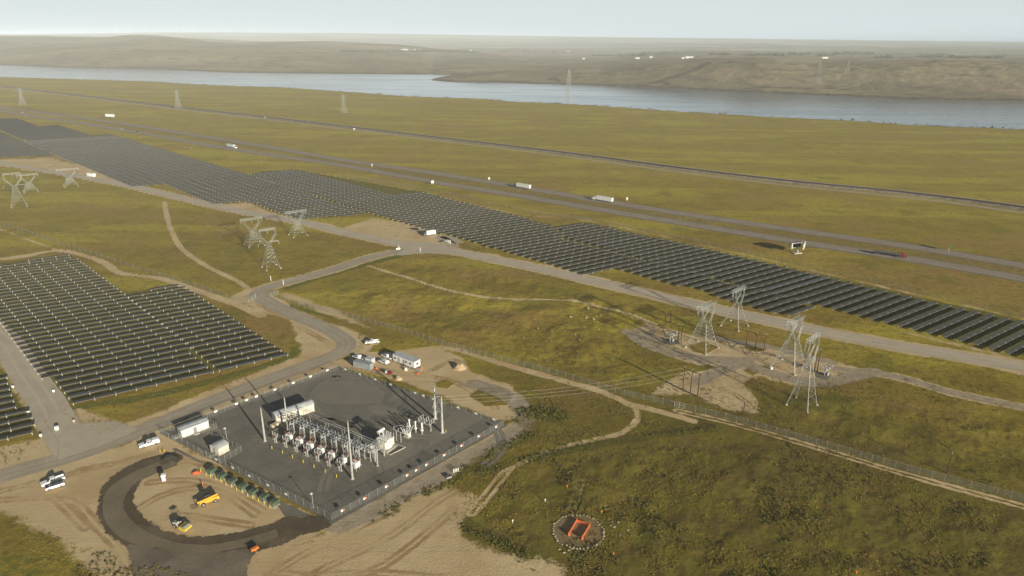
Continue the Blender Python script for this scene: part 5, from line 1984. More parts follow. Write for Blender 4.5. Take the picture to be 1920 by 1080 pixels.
# white toilet cabin, white boxes, vents
r = thing("portable_toilet", "white and grey portable toilet cabin standing alone on the sand", "toilet cabin", G(308, 901), heading((303, 901), (313, 899)))
MB().box(0, 0, 0.1, 1.2, 1.2, 1.6).build("cabin", GREYM, r, 0.03)
MB().box(0, 0, 1.7, 1.3, 1.3, 0.5, 0, 0.85).build("roof", WHITE, r)
MB().box(0, -0.62, 0.2, 0.8, 0.05, 1.4).build("door", WHITE, r)
for px, lab, s_ in (((107.5, 806.5), "white box standing on the gravel road junction corner", 1.1), ((25, 727.5), "small white box beside the upper end of the corner field", 0.7), ((53, 773), "small white box beside the middle of the corner field", 0.7),
                    ((101, 735.5), "small white box beside the left edge of the big field", 0.7), ((77, 819), "pale box at the end of the last corner row", 0.7), ((139, 791.5), "pinkish box at the rim of the gravel junction", 0.6)):
    r = thing("equipment_box", lab, "box", G(*px), 0.4)
    MB().box(0, 0, 0.25, 1.0 * s_, 0.8 * s_, 1.1 * s_).build("box_body", WHITE if "pink" not in lab else M("faded_pink", (0.62, 0.42, 0.36), 0.7), r, 0.03)
    MB().box(0, 0, 0, 0.7 * s_, 0.5 * s_, 0.25).build("stand", GREYM, r)
r = thing("vent_pipes", "cluster of four short white vent pipes at the edge of the sand strip", "pipes", G(855, 885.5), 0.3)
for k in range(4):
    MB().bar((-0.75 + k * 0.5, 0.1 * k, 0), (-0.75 + k * 0.5, 0.1 * k, 1.25), 0.14, None, 10).build("pipe", WHITE, r)
r = thing("valve_box", "dark grey squat valve box beside the white vent pipes", "box", G(841, 895.5), 0.5)
MB().box(0, 0, 0, 1.6, 1.1, 0.6).build("box_body", GREYM, r, 0.04)
MB().box(0, 0, 0.6, 1.7, 1.2, 0.08).build("lid", DGREY, r)
# vehicles and box by the highway field
r = thing("box_truck", "white box truck parked on the pale lot beside the solar field", "truck", G(805, 441.5), heading((818, 440), (793, 443)))
MB().box(-1.0, 0, 0.9, 6.2, 2.4, 2.5).build("cargo_box", WHITE, r)
car_body([(2.3, 0.6), (4.0, 0.6), (4.0, 1.5), (3.4, 2.4), (2.3, 2.4)], 1.1, 0, DGREY, "cab", r, 9)
mb = MB()
mb.add([(4.03, -0.95, 1.55), (4.03, 0.95, 1.55), (3.48, 0.95, 2.32), (3.48, -0.95, 2.32)], [(0, 1, 2, 3)])
mb.build("windscreen", GLASS, r)
MB().box(0, 0, 0.6, 7.5, 2.0, 0.3).build("chassis", BLACKM, r)
wheels(r, (3.0, -2.4), 1.0, 0.48)
r = thing("skid_shelter", "small open white roofed shelter beside the turning loop", "shelter", G(839, 457.5), heading((833, 459), (846, 455)))
MB().box(0, 0, 2.0, 3.8, 2.6, 0.15).build("roof", WHITE, r)
MB().box(1.7, 0, 0, 0.2, 2.2, 2.0).build("end_wall", WHITE, r)
mb = MB()
for y in (-1.1, 1.1):
    mb.bar((-1.7, y, 0), (-1.7, y, 2.0), 0.06)
mb.build("legs", STEEL, r)
r = thing("flatbed_trailer", "dark empty flatbed trailer at the edge of the pale lot", "trailer", G(781, 431.5), heading((772, 430), (790, 433)))
MB().box(0, 0, 0.8, 6.5, 2.2, 0.25).build("deck", BLACKM, r)
MB().box(3.0, 0, 1.05, 0.12, 2.2, 0.7).build("headboard", GREYM, r)
wheels(r, (-1.8, -0.9), 0.95, 0.42)
r = thing("tank_container", "white tank container on the pale lot left of the distant field", "container", G(171.5, 331), heading((163, 330), (180, 332)))
MB().box(0, 0, 0.3, 8.5, 2.6, 2.8).build("body", WHITE, r, 0.2)
MB().box(0, 0, 0, 8.0, 2.2, 0.3).build("skid", GREYM, r)
for px, lab in (((748, 467), "slim white gate post on the left of the road junction"), ((788, 472), "slim white gate post on the right of the road junction"), ((531.5, 534), "white marker post at the inside of the road bend"),
                ((508, 526), "white marker post at the foot of the nearest left tower")):
    r = thing("marker_post", lab, "post", G(*px))
    MB().bar((0, 0, 0), (0, 0, 2.6), 0.16, 0.14, 8).build("post_shaft", WHITE, r)
    MB().box(0, 0, 0, 0.5, 0.5, 0.12).build("footing", CONC, r)
r = thing("white_barrier", "white concrete barrier beside the left gate post", "barrier", G(746.5, 467.5), 0.2)
MB().box(0, 0, 0, 2.6, 0.9, 0.9, 0, 0.9, 0.35).build("block", WHITE, r)

# ------------------------------------------------------------------ highway traffic and signs
def semi(label, px, toward, cabmat, boxmat, flat=False):
    r = thing("semi_truck", label, "truck", G(*px, 0.1) * 1.0, heading(px, toward))
    r.location.z = 0.1
    if flat:
        MB().box(-3.0, 0, 1.2, 13.5, 2.5, 0.3).build("flatbed", BLACKM, r)
        mb = MB()
        for k in range(9):
            mb.box(-9.0 + k * 1.45, 0, 1.5, 1.1, 2.2, 0.9)
        mb.build("load", DGREY, r)
    else:
        MB().box(-3.2, 0, 1.15, 14.2, 2.55, 2.85).build("trailer_box", boxmat, r)
    car_body([(4.6, 0.6), (8.0, 0.6), (8.05, 1.7), (6.7, 1.9), (6.2, 3.0), (4.6, 3.5)], 1.15, 0, cabmat, "cab", r, 9)
    mb = MB()
    mb.add([(6.74, -1.0, 1.95), (6.74, 1.0, 1.95), (6.26, 1.0, 2.95), (6.26, -1.0, 2.95)], [(0, 1, 2, 3)])
    mb.build("windscreen", GLASS, r)
    MB().box(0.5, 0, 0.75, 12.5, 1.1, 0.3).build("chassis", BLACKM, r)
    wheels(r, (7.0, 4.6, 3.3, -7.2, -8.6), 1.05, 0.52)
    return r


semi("white semi trailer with dark cab, farther left of the two on the highway", (976, 352.5), (958, 349.3), DGREY, WHITE)
semi("all white semi truck, nearest the green field on the highway", (1127, 377), (1105, 373.2), WPAINT, WHITE)
semi("pale semi truck far down the highway beside the distant field", (436, 277.5), (447, 279.5), WPAINT, M("pale_trailer", (0.62, 0.66, 0.66), 0.4))
semi("dark flatbed semi with red cab beyond the billboard", (1671, 480.2), (1693, 483.3), REDM, DGREY, True)
suv("white car far away at the left end of the highway", G(42, 212), heading((42, 212), (60, 215)), WPAINT)
suv("silver car on the highway below the far billboard", G(228, 243), heading((228, 243), (246, 246.5)), GPAINT)
suv("dark car following the silver car on the far highway", G(258, 247.5), heading((258, 247.5), (276, 251)), DPAINT)


def board(name, label, px, px_w, h_lo, h_hi, mat, rz, legs=1, second=None):
    p = G(*px)
    r = thing(name, label, "sign", p, rz)
    w = px_w
    MB().box(0, 0, h_lo, w, 0.25, h_hi - h_lo).build("panel", mat, r)
    for k in range(legs):
        x = 0 if legs == 1 else (-w * 0.35 + k * w * 0.7 / (legs - 1))
        MB().bar((x, 0.15, 0), (x, 0.15, h_lo + 0.3), 0.3 if legs == 1 else 0.1, None, 8).build("leg", STEEL, r)
    return r


# V shaped billboard near the dark flatbed
r = thing("billboard", "white V shaped billboard on one stout post beside the highway", "billboard", G(1494.5, 475))
MB().lathe([(0.5, 0), (0.45, 3.0), (0.42, 4.2)], n=12).build("post", STEEL, r)
MB().box(0, 0, 0, 5.2, 2.6, 0.5, 0.3).build("footing", CONC, r)
for a_, ln, dx, dy, nm in ((math.radians(62), 8.4, 3.4, -0.4, "right_panel"), (math.radians(20), 8.4, -1.2, 1.7, "back_panel")):
    mb = MB()
    mb.box(dx, dy, 3.4, ln, 0.4, 3.4, a_)
    mb.build(nm, WHITE if nm == "right_panel" else BLACKM, r)
mb = MB()
mb.box(-4.6, -1.2, 3.4, 0.5, 1.6, 3.4, 0.3)
mb.build("end_panel", WHITE, r)
mb = MB()
mb.bar((-4, -1, 3.6), (4, 2, 3.6), 0.15)
mb.bar((-4, -1, 6.4), (4, 2, 6.4), 0.15)
mb.build("truss", STEEL, r)
board("billboard", "wide white billboard standing alone far across the highway at left", (207, 222.5), 17.0, 2.8, 6.8, M("billboard_white", (0.72, 0.78, 0.78), 0.6), heading((196, 222), (218, 223)), 2)
board("road_sign", "round white sign back beside the highway left of the semis", (811, 346), 2.8, 1.0, 3.6, CREAM, heading((811, 346), (830, 343)), 2)
board("road_sign", "small white sign between the highway lanes", (697.5, 313), 0.9, 1.4, 3.0, CREAM, heading((697, 313), (712, 312)), 1)
board("road_sign", "small white sign on the far shoulder above the semi gap", (917, 338.5), 1.6, 1.2, 3.0, CREAM, heading((917, 338), (930, 337)), 1)
board("road_sign", "small white sign just right of the all white semi", (1175.5, 377), 1.4, 1.2, 3.0, CREAM, heading((1175, 377), (1188, 376)), 1)
board("road_sign", "green highway sign on two legs beyond the dark flatbed", (1779, 471), 3.6, 2.0, 4.6, SIGNG, math.radians(52), 2)
for px, lab in (((664, 243), "white signal box beside the railway below the middle pylon"), ((497, 221.5), "pale relay cabinet beside the railway near the left pylon"), ((579, 231), "slim relay mast beside the railway between the pylons")):
    r = thing("signal_box", lab, "signal box", G(*px), 0.3)
    MB().box(0, 0, 0, 2.2, 1.6, 2.0 if "mast" not in lab else 1.6).build("cabinet", CREAM, r)
    MB().box(0, 0, 2.0 if "mast" not in lab else 1.6, 2.4, 1.8, 0.15).build("roof", GREYM, r)
    if "mast" in lab:
        MB().bar((0.8, 0, 1.6), (0.8, 0, 6), 0.12).build("mast", STEEL, r)

# ------------------------------------------------------------------ lattice towers
def lattice_face(mb, a0, a1, b0, b1, n, r, kind="x"):
    """Bracing between two legs a0-a1 and b0-b1."""
    a0, a1, b0, b1 = map(Vector, (a0, a1, b0, b1))
    for i in range(n):
        s0, s1 = (i / n) ** 0.85, ((i + 1) / n) ** 0.85
        p, q = a0.lerp(a1, s0), a0.lerp(a1, s1)
        u, v = b0.lerp(b1, s0), b0.lerp(b1, s1)
        mb.bar(p, v, r, None, 3, False)
        mb.bar(u, q, r, None, 3, False)
        if i:
            mb.bar(p, u, r, None, 3, False)


def square(w, z, ox=0.0, d=None):
    d = w if d is None else d
    return [(ox - w / 2, -d / 2, z), (ox + w / 2, -d / 2, z), (ox + w / 2, d / 2, z), (ox - w / 2, d / 2, z)]


def tube_truss(mb, A, B, leg, brace, n):
    for i in range(4):
        j = (i + 1) % 4
        mb.bar(A[i], B[i], leg, None, 4, False)
        lattice_face(mb, A[i], B[i], A[j], B[j], n, brace)


def tower(label, px, rz, h, base, waist, wh, bridge, arm, outrigger=0.0, leg=0.13, group="lattice pylons", feet=True):
    """Waisted tower: body up to the waist, two arms opening to a level bridge. x is the line of the bridge."""
    r = thing("lattice_pylon", label, "pylon", G(*px), rz, group)
    k = leg * 0.62
    br = leg * 0.30
    body = MB()
    sp = 0.30
    A, B, C = square(base, 0.3), square(base + (waist - base) * sp * 1.15, wh * sp), square(waist, wh)
    for i in range(4):
        j = (i + 1) % 4
        body.bar(A[i], B[i], k * 1.15, None, 4, False)
        m_ = [(Vector(B[i]) + Vector(B[j])) / 2][0]
        body.bar(A[i], m_, br, None, 3, False)
        body.bar(A[j], m_, br, None, 3, False)
        body.bar(B[i], B[j], br, None, 3, False)
        a3, c3 = Vector(A[i]).lerp(Vector(B[i]), 0.5), Vector(A[i]).lerp(m_, 0.5)
        body.bar(a3, c3, br * 0.8, None, 3, False)
        body.bar(Vector(A[j]).lerp(Vector(B[j]), 0.5), Vector(A[j]).lerp(m_, 0.5), br * 0.8, None, 3, False)
    tube_truss(body, B, C, k, br, 5)
    body.build("body", LATT, r)
    top = MB()
    zb = h - (h - wh) * 0.45
    dp = waist * 0.62
    for s_ in (-1, 1):
        P0 = [(s_ * waist * 0.10, -waist / 2, wh), (s_ * waist * 0.55, -waist / 2, wh), (s_ * waist * 0.55, waist / 2, wh), (s_ * waist * 0.10, waist / 2, wh)]
        P1 = square(0.95, zb, s_ * (arm - 0.3), dp)
        P2 = square(0.75, h - 0.9, s_ * (arm - 0.55), dp)
        if s_ < 0:
            P0 = [P0[1], P0[0], P0[3], P0[2]]
        tube_truss(top, P0, P1, k * 0.7, br * 0.8, 2)
        tube_truss(top, P1, P2, k * 0.7, br * 0.8, 1)
        if outrigger:
            tip = (s_ * outrigger, 0, wh + 0.4)
            for q in (P0[0], P0[3], P0[1], P0[2]):
                top.bar(Vector(q) + Vector((0, 0, 0.3 if q in (P0[0], P0[3]) else 1.1)), tip, br, None, 3, False)
    top.build("arms", LATT, r)
    bg = MB()
    L0, L1 = [(-bridge, y, z) for y, z in ((-dp / 2, h - 1.0), (dp / 2, h - 1.0), (dp / 2, h), (-dp / 2, h))], [(bridge, y, z) for y, z in ((-dp / 2, h - 1.0), (dp / 2, h - 1.0), (dp / 2, h), (-dp / 2, h))]
    tube_truss(bg, L0, L1, k * 0.7, br * 0.8, 6)
    bg.build("bridge", LATT, r)
    for x in ((-bridge * 0.93, 0, bridge * 0.93) if not outrigger else (-outrigger, 0, outrigger)):
        z0 = h - 1.0 if not outrigger or x == 0 else wh + 0.4
        MB().insulator((x, 0, z0), (x, 0, z0 - 1.9), 0.12, 6, 6).build("insulator_string", GREYI, r)
    if feet:
        for q in A:
            MB().lathe([(0.55, 0), (0.5, 0.35), (0.3, 0.4)], q[0], q[1], 8).build("footing", CONC, r)
    return r


RZ = math.radians(36)
RG = "pylons among the gravel loops"
LG = "pylons in the left meadow"
tower("stout lattice pylon on the sandy circle, left of the right hand pylons", (1316, 652), math.radians(44), 19.5, 9.6, 3.4, 11.5, 6.0, 4.6, 0, 0.17, RG)
tower("stout lattice pylon on bare ground between the gravel loop and wooden poles", (1478, 688), math.radians(44), 20.5, 9.8, 3.2, 12.0, 5.8, 4.4, 0, 0.17, RG)
tower("tallest slender lattice pylon standing on grass below the gravel loop", (1503, 760), math.radians(44), 26.5, 7.6, 1.9, 16.5, 4.6, 4.2, 5.2, 0.15, RG)
tower("faint slender lattice pylon just below the service road", (1377, 611), math.radians(44), 18.0, 8.6, 2.4, 10.5, 5.2, 3.9, 0, 0.13, RG)
tower("ring topped lattice pylon, nearest of the left meadow three", (509, 502), RZ, 22.3, 7.8, 1.7, 14.2, 4.6, 4.5, 5.6, 0.115, LG)
tower("lattice pylon with level crossbeam behind the ring topped one", (477, 459), RZ, 16.8, 9.6, 3.0, 9.5, 6.6, 4.6, 0, 0.115, LG)
tower("lattice pylon with level crossbeam against the distant solar field", (559, 441), RZ, 16.0, 9.0, 3.0, 9.0, 7.0, 4.6, 0, 0.115, LG)
tower("ring topped lattice pylon at the far left edge of the meadow", (36, 386), RZ, 24.5, 9.5, 2.4, 15.0, 5.6, 5.6, 6.6, 0.11, LG)
tower("lattice pylon with crossbeam right of the far left ring topped one", (58, 359), RZ, 14.2, 9.5, 3.4, 7.8, 7.4, 4.8, 0, 0.11, LG)
tower("faint lattice pylon overlapping the pale service road at left", (133, 348), RZ, 14.4, 10.0, 4.0, 7.5, 8.5, 5.2, 0, 0.11, LG)

ROUGH = {}


def hit(px, py, r0=900, r1=30000):
    """Where a sight line meets the relief."""
    a, b_, c = ray(px, py)
    n = math.hypot(a, b_)
    rr = r0 * (r1 / r0) ** np.linspace(0, 1, 4000)
    X, Y = rr * a / n, rr * b_ / n
    Z = relief(X, Y)
    d = CAM_H + rr * c / n - Z
    i = np.nonzero(d <= 0)[0]
    k = i[0] if len(i) else len(rr) - 1
    return Vector((X[k], Y[k], Z[k])), float(rr[k])


def far_pylon(label, loc, h, rz, base, leg, arms):
    r = thing("lattice_pylon", label, "pylon", loc, rz, "pylons along the river")
    mb = MB()
    tube_truss(mb, square(base, 0), square(base * 0.42, h * 0.5), leg, leg * 0.6, 4)
    tube_truss(mb, square(base * 0.42, h * 0.5), square(base * 0.16, h * 0.96), leg * 0.9, leg * 0.5, 5)
    mb.build("body", LATT, r)
    ab = MB()
    for z, L in arms:
        for s_ in (-1, 1):
            for y in (-0.6, 0.6):
                ab.bar((0, y, h * z), (s_ * L, 0, h * z), leg * 0.7, None, 3, False)
                ab.bar((0, y, h * z + L * 0.28), (s_ * L, 0, h * z), leg * 0.6, None, 3, False)
    ab.build("crossarms", LATT, r)
    return r


ARM = ((0.70, 7), (0.82, 8.5), (0.94, 6))
far_pylon("grey pylon beyond the railway near the left edge", G(43, 197), 30, 0.9, 9.5, 0.2, ARM)
far_pylon("grey pylon beside the railway left of the photo's middle", G(335, 205), 33, 0.9, 9.5, 0.2, ARM)
far_pylon("grey pylon in the far meadow below the middle of the river", G(645, 213), 31, 0.9, 9.0, 0.2, ARM)
far_pylon("very tall pale crossing pylon on the near river bank", G(1065, 196), 68, 1.2, 15.0, 0.24, ((0.62, 9), (0.74, 12), (0.86, 9)))
p_, _ = hit(1532, 158)
far_pylon("tall grey pylon on the slope across the river at right", p_, 62, 1.2, 15, 0.26, ARM)
p_, _ = hit(1588, 138)
far_pylon("small pale pylon on the ridge across the river at right", p_, 36, 1.2, 12, 0.24, ARM)

# ------------------------------------------------------------------ wooden poles
def pole_frame(label, feet, h, group, arm=True, sticks=()):
    P = [G(*f) for f in feet]
    c = sum(P, Vector()) / len(P)
    r = thing("wooden_pole_structure" if len(P) > 1 else "wooden_pole", label, "utility pole", c, 0, group)
    for p in P:
        q = p - c
        MB().lathe([(0.22, 0), (0.14, h)], q.x, q.y, 8).build("pole", WOOD, r)
    if len(P) > 1 and arm:
        a, b_ = P[0] - c, P[-1] - c
        d = (b_ - a).normalized() * 0.9
        MB().bar((a - d) + Vector((0, 0, h - 0.5)), (b_ + d) + Vector((0, 0, h - 0.5)), 0.12, None, 4).build("crossarm", WOOD, r)
    for p in P:
        q = p - c
        MB().insulator((q.x, q.y, h), (q.x, q.y, h + 0.6), 0.12, 4, 6).build("insulator", GREYI, r)
    return r


pole_frame("three tall dark wooden poles with one long crossarm, holding the outgoing wires", [(1280, 732), (1294, 738), (1307.5, 744)], 9.4, None)
pole_frame("two dark wooden poles beside the left gravelled switch", [(1271.5, 639), (1277, 638)], 7.2, None, False)
pole_frame("wooden pole frame with crossarm between the two stout pylons", [(1398.5, 649), (1416, 655), (1432, 658)], 7.2, None)
pole_frame("two dark wooden poles behind the tallest slender pylon", [(1527, 697), (1532, 696)], 9.0, None, False)
pole_frame("single wooden pole where the sand meets the grass by the fence", [(1392.5, 785)], 6.6, "lone poles along the fence")
pole_frame("single wooden pole in the grass beside the right hand fence", [(1775.5, 887)], 6.6, "lone poles along the fence")
pole_frame("tall thin pale pole in the grass left of the stout pylon", [(1247, 612)], 6.5, "thin poles in the grass", False)
pole_frame("tall thin pole in the grass behind the left gravelled switch", [(1257, 605)], 6.5, "thin poles in the grass", False)


def line_gear(label, px, bed):
    c = G(*px)
    r = thing("pole_switch", label, "switch", c, RZ, "line switches among the pylons")
    for x in (-0.7, 0.7):
        MB().box(x, 0, 0, 0.26, 0.26, 3.0).build("post", STEEL, r)
    mb = MB()
    for y in (-0.9, 0.9):
        mb.box(0, y, 3.0, 4.6, 0.2, 0.2)
    for x in (-2, 0, 2):
        mb.box(x, 0, 3.2, 0.2, 2.3, 0.18)
    mb.build("frame", STEEL, r)
    for x in (-2, 0, 2):
        for y in (-1, 1):
            MB().insulator((x, y, 3.38), (x * 1.05, y * 1.15, 4.6), 0.16, 6, 7).build("insulator", GREYI, r)
    MB().box(0.2, -0.7, 0.3, 1.1, 0.7, 1.3).build("cabinet", GREYM, r)
    sheet("rock_bed", bed, 0.09, PAD_MAT, 0.6, 0.5)


line_gear("silver line switch on dark gravel left of the stout pylon", (1258, 641), ((1241, 640), (1252, 634), (1272, 638), (1276, 645), (1258, 648)))
line_gear("silver line switch on dark gravel right of the pylons", (1547, 704), ((1528, 700), (1540, 697), (1560, 705), (1552, 714), (1530, 708)))
r = thing("white_marker", "white drum on the gravel loop beside the second stout pylon", "drum", G(1446, 692))
MB().lathe([(0.5, 0), (0.55, 0.2), (0.55, 0.8), (0.45, 0.9)], n=10).build("drum_body", WHITE, r)

# ------------------------------------------------------------------ ring of boulders with orange netting, stakes, field stones
def boulder(seed, s):
    bm = bmesh.new()
    bmesh.ops.create_icosphere(bm, subdivisions=2, radius=1.0)
    for v in bm.verts:
        n = mnoise.noise(v.co * 1.3 + Vector((seed, seed * 2, 0)))
        v.co *= 1 + 0.35 * n
        v.co.z = v.co.z * 0.72 + 0.35
        v.co *= s
    me = bpy.data.meshes.new("boulder")
    bm.to_mesh(me)
    bm.free()
    me.materials.append(STONEM)
    return me


BM = [boulder(k, 1.0) for k in range(6)]
RINGC = G(1084, 996.5)
for k in range(44):
    a = 2 * math.pi * k / 44 + random.uniform(-0.03, 0.03)
    o = bpy.data.objects.new("boulder", BM[k % 6])
    COL.objects.link(o)
    rad = 6.55 + random.uniform(-0.2, 0.2)
    o.location = (RINGC.x + math.cos(a) * rad, RINGC.y + math.sin(a) * rad, -0.05)
    s_ = random.uniform(0.20, 0.34)
    o.scale = (s_ * random.uniform(0.9, 1.3), s_, s_ * random.uniform(0.9, 1.4))
    o.rotation_euler = (0, 0, random.uniform(0, 6.28))
    tag(o, "pale boulder in the ring laid around the orange netting", "boulder", "boulders in the ring")
sheet("bare_earth", None, 0.03, sheet_mat("trampled_earth", (0.22, 0.155, 0.08), (0.29, 0.21, 0.11), (0.17, 0.14, 0.05), soft=0.8), 0.4, 0.9, None, [(RINGC.x + 6.4 * math.cos(i * 0.3), RINGC.y + 6.4 * math.sin(i * 0.3)) for i in range(21)])
NET = [(1066.5, 1004), (1081, 979), (1106, 987), (1091.5, 1011)]
c = G(1086, 995)
r = thing("netting_enclosure", "orange netting strung on stakes inside the boulder ring, open toward the camera", "netting", c)
mb = MB()
for a, b_ in zip(NET[:-1], NET[1:]):
    A, B = G(*a) - c, G(*b_) - c
    for i in range(8):
        p, q = A.lerp(B, i / 8), A.lerp(B, (i + 1) / 8)
        s0, s1 = 1.0 - 0.12 * math.sin(math.pi * i / 8), 1.0 - 0.12 * math.sin(math.pi * (i + 1) / 8)
        mb.add([(p.x, p.y, 0.05), (q.x, q.y, 0.05), (q.x, q.y, s1), (p.x, p.y, s0)], [(0, 1, 2, 3)])
mb.build("net", NETA, r)
for px in NET:
    p = G(*px) - c
    MB().bar((p.x, p.y, 0), (p.x, p.y, 1.2), 0.05).build("stake", ORANGE, r)
for px in (NET[0], NET[-1]):
    p = G(*px) - c
    MB().lathe([(0.34, 0), (0.30, 0.5), (0.34, 1.0), (0.2, 1.05)], p.x, p.y, 10).build("net_roll", NETM, r)
p, q = G(*NET[0]) - c, G(*NET[-1]) - c
MB().bar((p.x, p.y, 0.6), (q.x, q.y, 0.5), 0.025, None, 4).build("yellow_rope", YELL, r)
for px, mt, lab in (((961, 980), WHITE, "white topped survey stake left of the boulder ring"), ((1022, 941), WHITE, "white survey stake in the grass above left of the ring"), ((1063, 915), ORANGE, "orange survey stake in the grass well above the ring"),
                    ((1128, 963), ORANGE, "orange and white survey stake just above the ring's right"), ((1150, 1042), ORANGE, "orange cone shaped stake below right of the ring"), ((1605, 1077), ORANGE, "orange stake at the bottom edge of the photo"),
                    ((380, 910), ORANGE, "short orange stake by the green cabinets")):
    r = thing("survey_stake", lab, "stake", G(*px))
    MB().box(0, 0, 0, 0.12, 0.12, 0.9).build("stake", mt, r)
    MB().box(0.05, 0, 0.55, 0.34, 0.06, 0.42).build("flag", ORANGE if mt is ORANGE else WHITE, r)
for k, (x, y) in enumerate(((440, 390), (720, 420), (860, 320), (965, 360), (1020, 375), (1055, 355), (1005, 415), (1200, 310), (915, 180), (1075, 190), (1150, 205), (1220, 160), (1095, 95), (585, 295))):
    o = bpy.data.objects.new("field_stone", BM[k % 6])
    COL.objects.link(o)
    p = G(900 + x / 5.4, 560 + y / 5.4 + 1)
    o.location = (p.x, p.y, -0.05)
    s_ = random.uniform(0.3, 0.55)
    o.scale = (s_ * 1.2, s_, s_)
    o.rotation_euler = (0, 0, random.uniform(0, 6))
    tag(o, "pale stone lying in the meadow between service road and fence", "stone", "stones in the meadow")
for k, (x, y) in enumerate(((1146, 985), (1152, 988), (1160, 980), (1170, 990), (1178, 994), (1066, 1032), (1058, 1036), (1049, 1030), (1072, 1029), (1148, 978), (1163, 1003))):
    o = bpy.data.objects.new("field_stone", BM[k % 6])
    COL.objects.link(o)
    p = G(x, y)
    o.location = (p.x, p.y, -0.06)
    s_ = random.uniform(0.22, 0.42)
    o.scale = (s_ * 1.3, s_, s_ * 0.8)
    tag(o, "loose pale stone scattered just outside the boulder ring", "stone", "stones scattered near the ring")

# ------------------------------------------------------------------ far side: farm sheds, turbines, tree belts
def far_shed(label, px, L, W, H):
    p, rr = hit(*px)
    r = thing("farm_shed", label, "shed", p, 0.15, "white sheds across the river")
    MB().box(0, 0, -2, L, W, H + 2).build("wall", CREAM, r)
    m_ = MB()
    m_.prism([(-L / 2 - 1, H), (L / 2 + 1, H), (L / 2 + 1, H + 0.4), (-L / 2 - 1, H + 0.4)], -W / 2 - 1, W / 2 + 1)
    m_.add([(-L / 2 - 1, -W / 2 - 1, H + 0.4), (L / 2 + 1, -W / 2 - 1, H + 0.4), (L / 2 + 1, 0, H + W * 0.22), (-L / 2 - 1, 0, H + W * 0.22), (-L / 2 - 1, W / 2 + 1, H + 0.4), (L / 2 + 1, W / 2 + 1, H + 0.4)],
           [(0, 1, 2, 3), (3, 2, 5, 4), (0, 3, 4), (1, 5, 2)])
    m_.build("roof", WHITE, r)


for px, L, lab in (((759, 94), 60, "long white shed on the far plain above the headland tip"), ((777, 94.5), 30, "short white shed right of the long one on the far plain"), ((882, 95.5), 28, "small white shed alone on the far plain above the headland"),
                   ((1094, 111), 24, "bright white shed on the far plain beside the crossing pylon's top"), ((1195, 110), 34, "low white shed far left of the dark gully"), ((1220, 108), 26, "small white shed above the red slope"),
                   ((1292, 108.5), 60, "long white shed above the dark gully"), ((1546, 109.5), 46, "white shed on the plateau above the right hand pylon"), ((1065, 97), 26, "faint white shed on the hazy plain above the crossing pylon"), ((1280, 110), 20, "low pale shed left of the long one above the gully")):
    far_shed(lab, px, L * 0.6, 12, 3.5)
wt = MB()
wt.lathe([(3.0, 0), (1.8, 95)], n=8)
wt.box(0, 1, 95, 4.5, 10, 4.5)
for k in range(3):
    a = 0.4 + k * 2.094
    wt.bar((0, -4.5, 97), (math.cos(a) * 52, -4.5, 97 + math.sin(a) * 52), 2.4, 0.7, 5)
WT_ME = wt.mesh("wind_turbine", WHITE)
for k in range(34):
    px = 70 + k * 13 + random.uniform(-5, 5)
    a, b_, c_ = ray(px, 64)
    n = math.hypot(a, b_)
    rr = random.uniform(15500, 19000)
    x, y = a / n * rr, b_ / n * rr
    z = float(relief(np.array([x]), np.array([y]))[0])
    o = bpy.data.objects.new("wind_turbine", WT_ME)
    COL.objects.link(o)
    o.location = (x, y, z - 6)
    o.rotation_euler = (0, random.uniform(0, 2), 0)
    o.rotation_euler = (0, 0, math.radians(20))
    tag(o, "tiny pale wind turbine on the hazy left horizon", "wind turbine", "wind turbines on the horizon")

t = NT("foliage_dark")
t.surf(t.bsdf(t.mix(t.noise(0.12, 4), (0.035, 0.048, 0.022), (0.075, 0.085, 0.035)), 0.9, 0, 0.1))
FOLD = t.m
q_v, q_f = [], []


def leaf_clump(V, F, x, y, z, r, h, n, rnd):
    for _ in range(n):
        a, b_ = rnd.uniform(0, 6.283), rnd.uniform(0, 1)
        rr = r * math.sqrt(rnd.uniform(0, 1))
        px_, py_, pz = x + math.cos(a) * rr, y + math.sin(a) * rr, z + h * (0.15 + 0.85 * b_ * (1 - 0.6 * (rr / r) ** 2))
        s_ = r * rnd.uniform(0.25, 0.5)
        d1 = Vector((rnd.gauss(0, 1), rnd.gauss(0, 1), rnd.gauss(0, 0.6))).normalized()
        d2 = d1.orthogonal().normalized()
        d2 = (d2 * math.cos(a) + d1.cross(d2) * math.sin(a)) * s_ * 0.7
        d1 = d1 * s_
        k = len(V)
        c0 = Vector((px_, py_, pz))
        V += [tuple(c0 - d1), tuple(c0 + d2), tuple(c0 + d1), tuple(c0 - d2)]
        F.append((k, k + 1, k + 2, k + 3))


rnd = random.Random(4)
for px0, px1, py in ((1110, 1210, 104.5), (1330, 1368, 103), (1478, 1520, 103), (1530, 1564, 104.5), (1636, 1672, 108.5), (1715, 1770, 107), (1780, 1880, 109), (940, 1060, 97), (1200, 1280, 101), (1400, 1470, 104), (640, 900, 97.5), (1560, 1640, 101)):
    V, F = [], []
    for _ in range(int((px1 - px0) * 0.8)):
        p, rr = hit(rnd.uniform(px0, px1), py + rnd.gauss(0, 0.5))
        leaf_clump(V, F, p.x, p.y, p.z - 1, rnd.uniform(7, 13), rnd.uniform(8, 16), 7, rnd)
    m_ = MB()
    m_.v, m_.f = V, F
    o = m_.build("tree_belt", FOLD)
    tag(o, "dark belt of trees far out on the plain", "tree belt", None, "stuff")
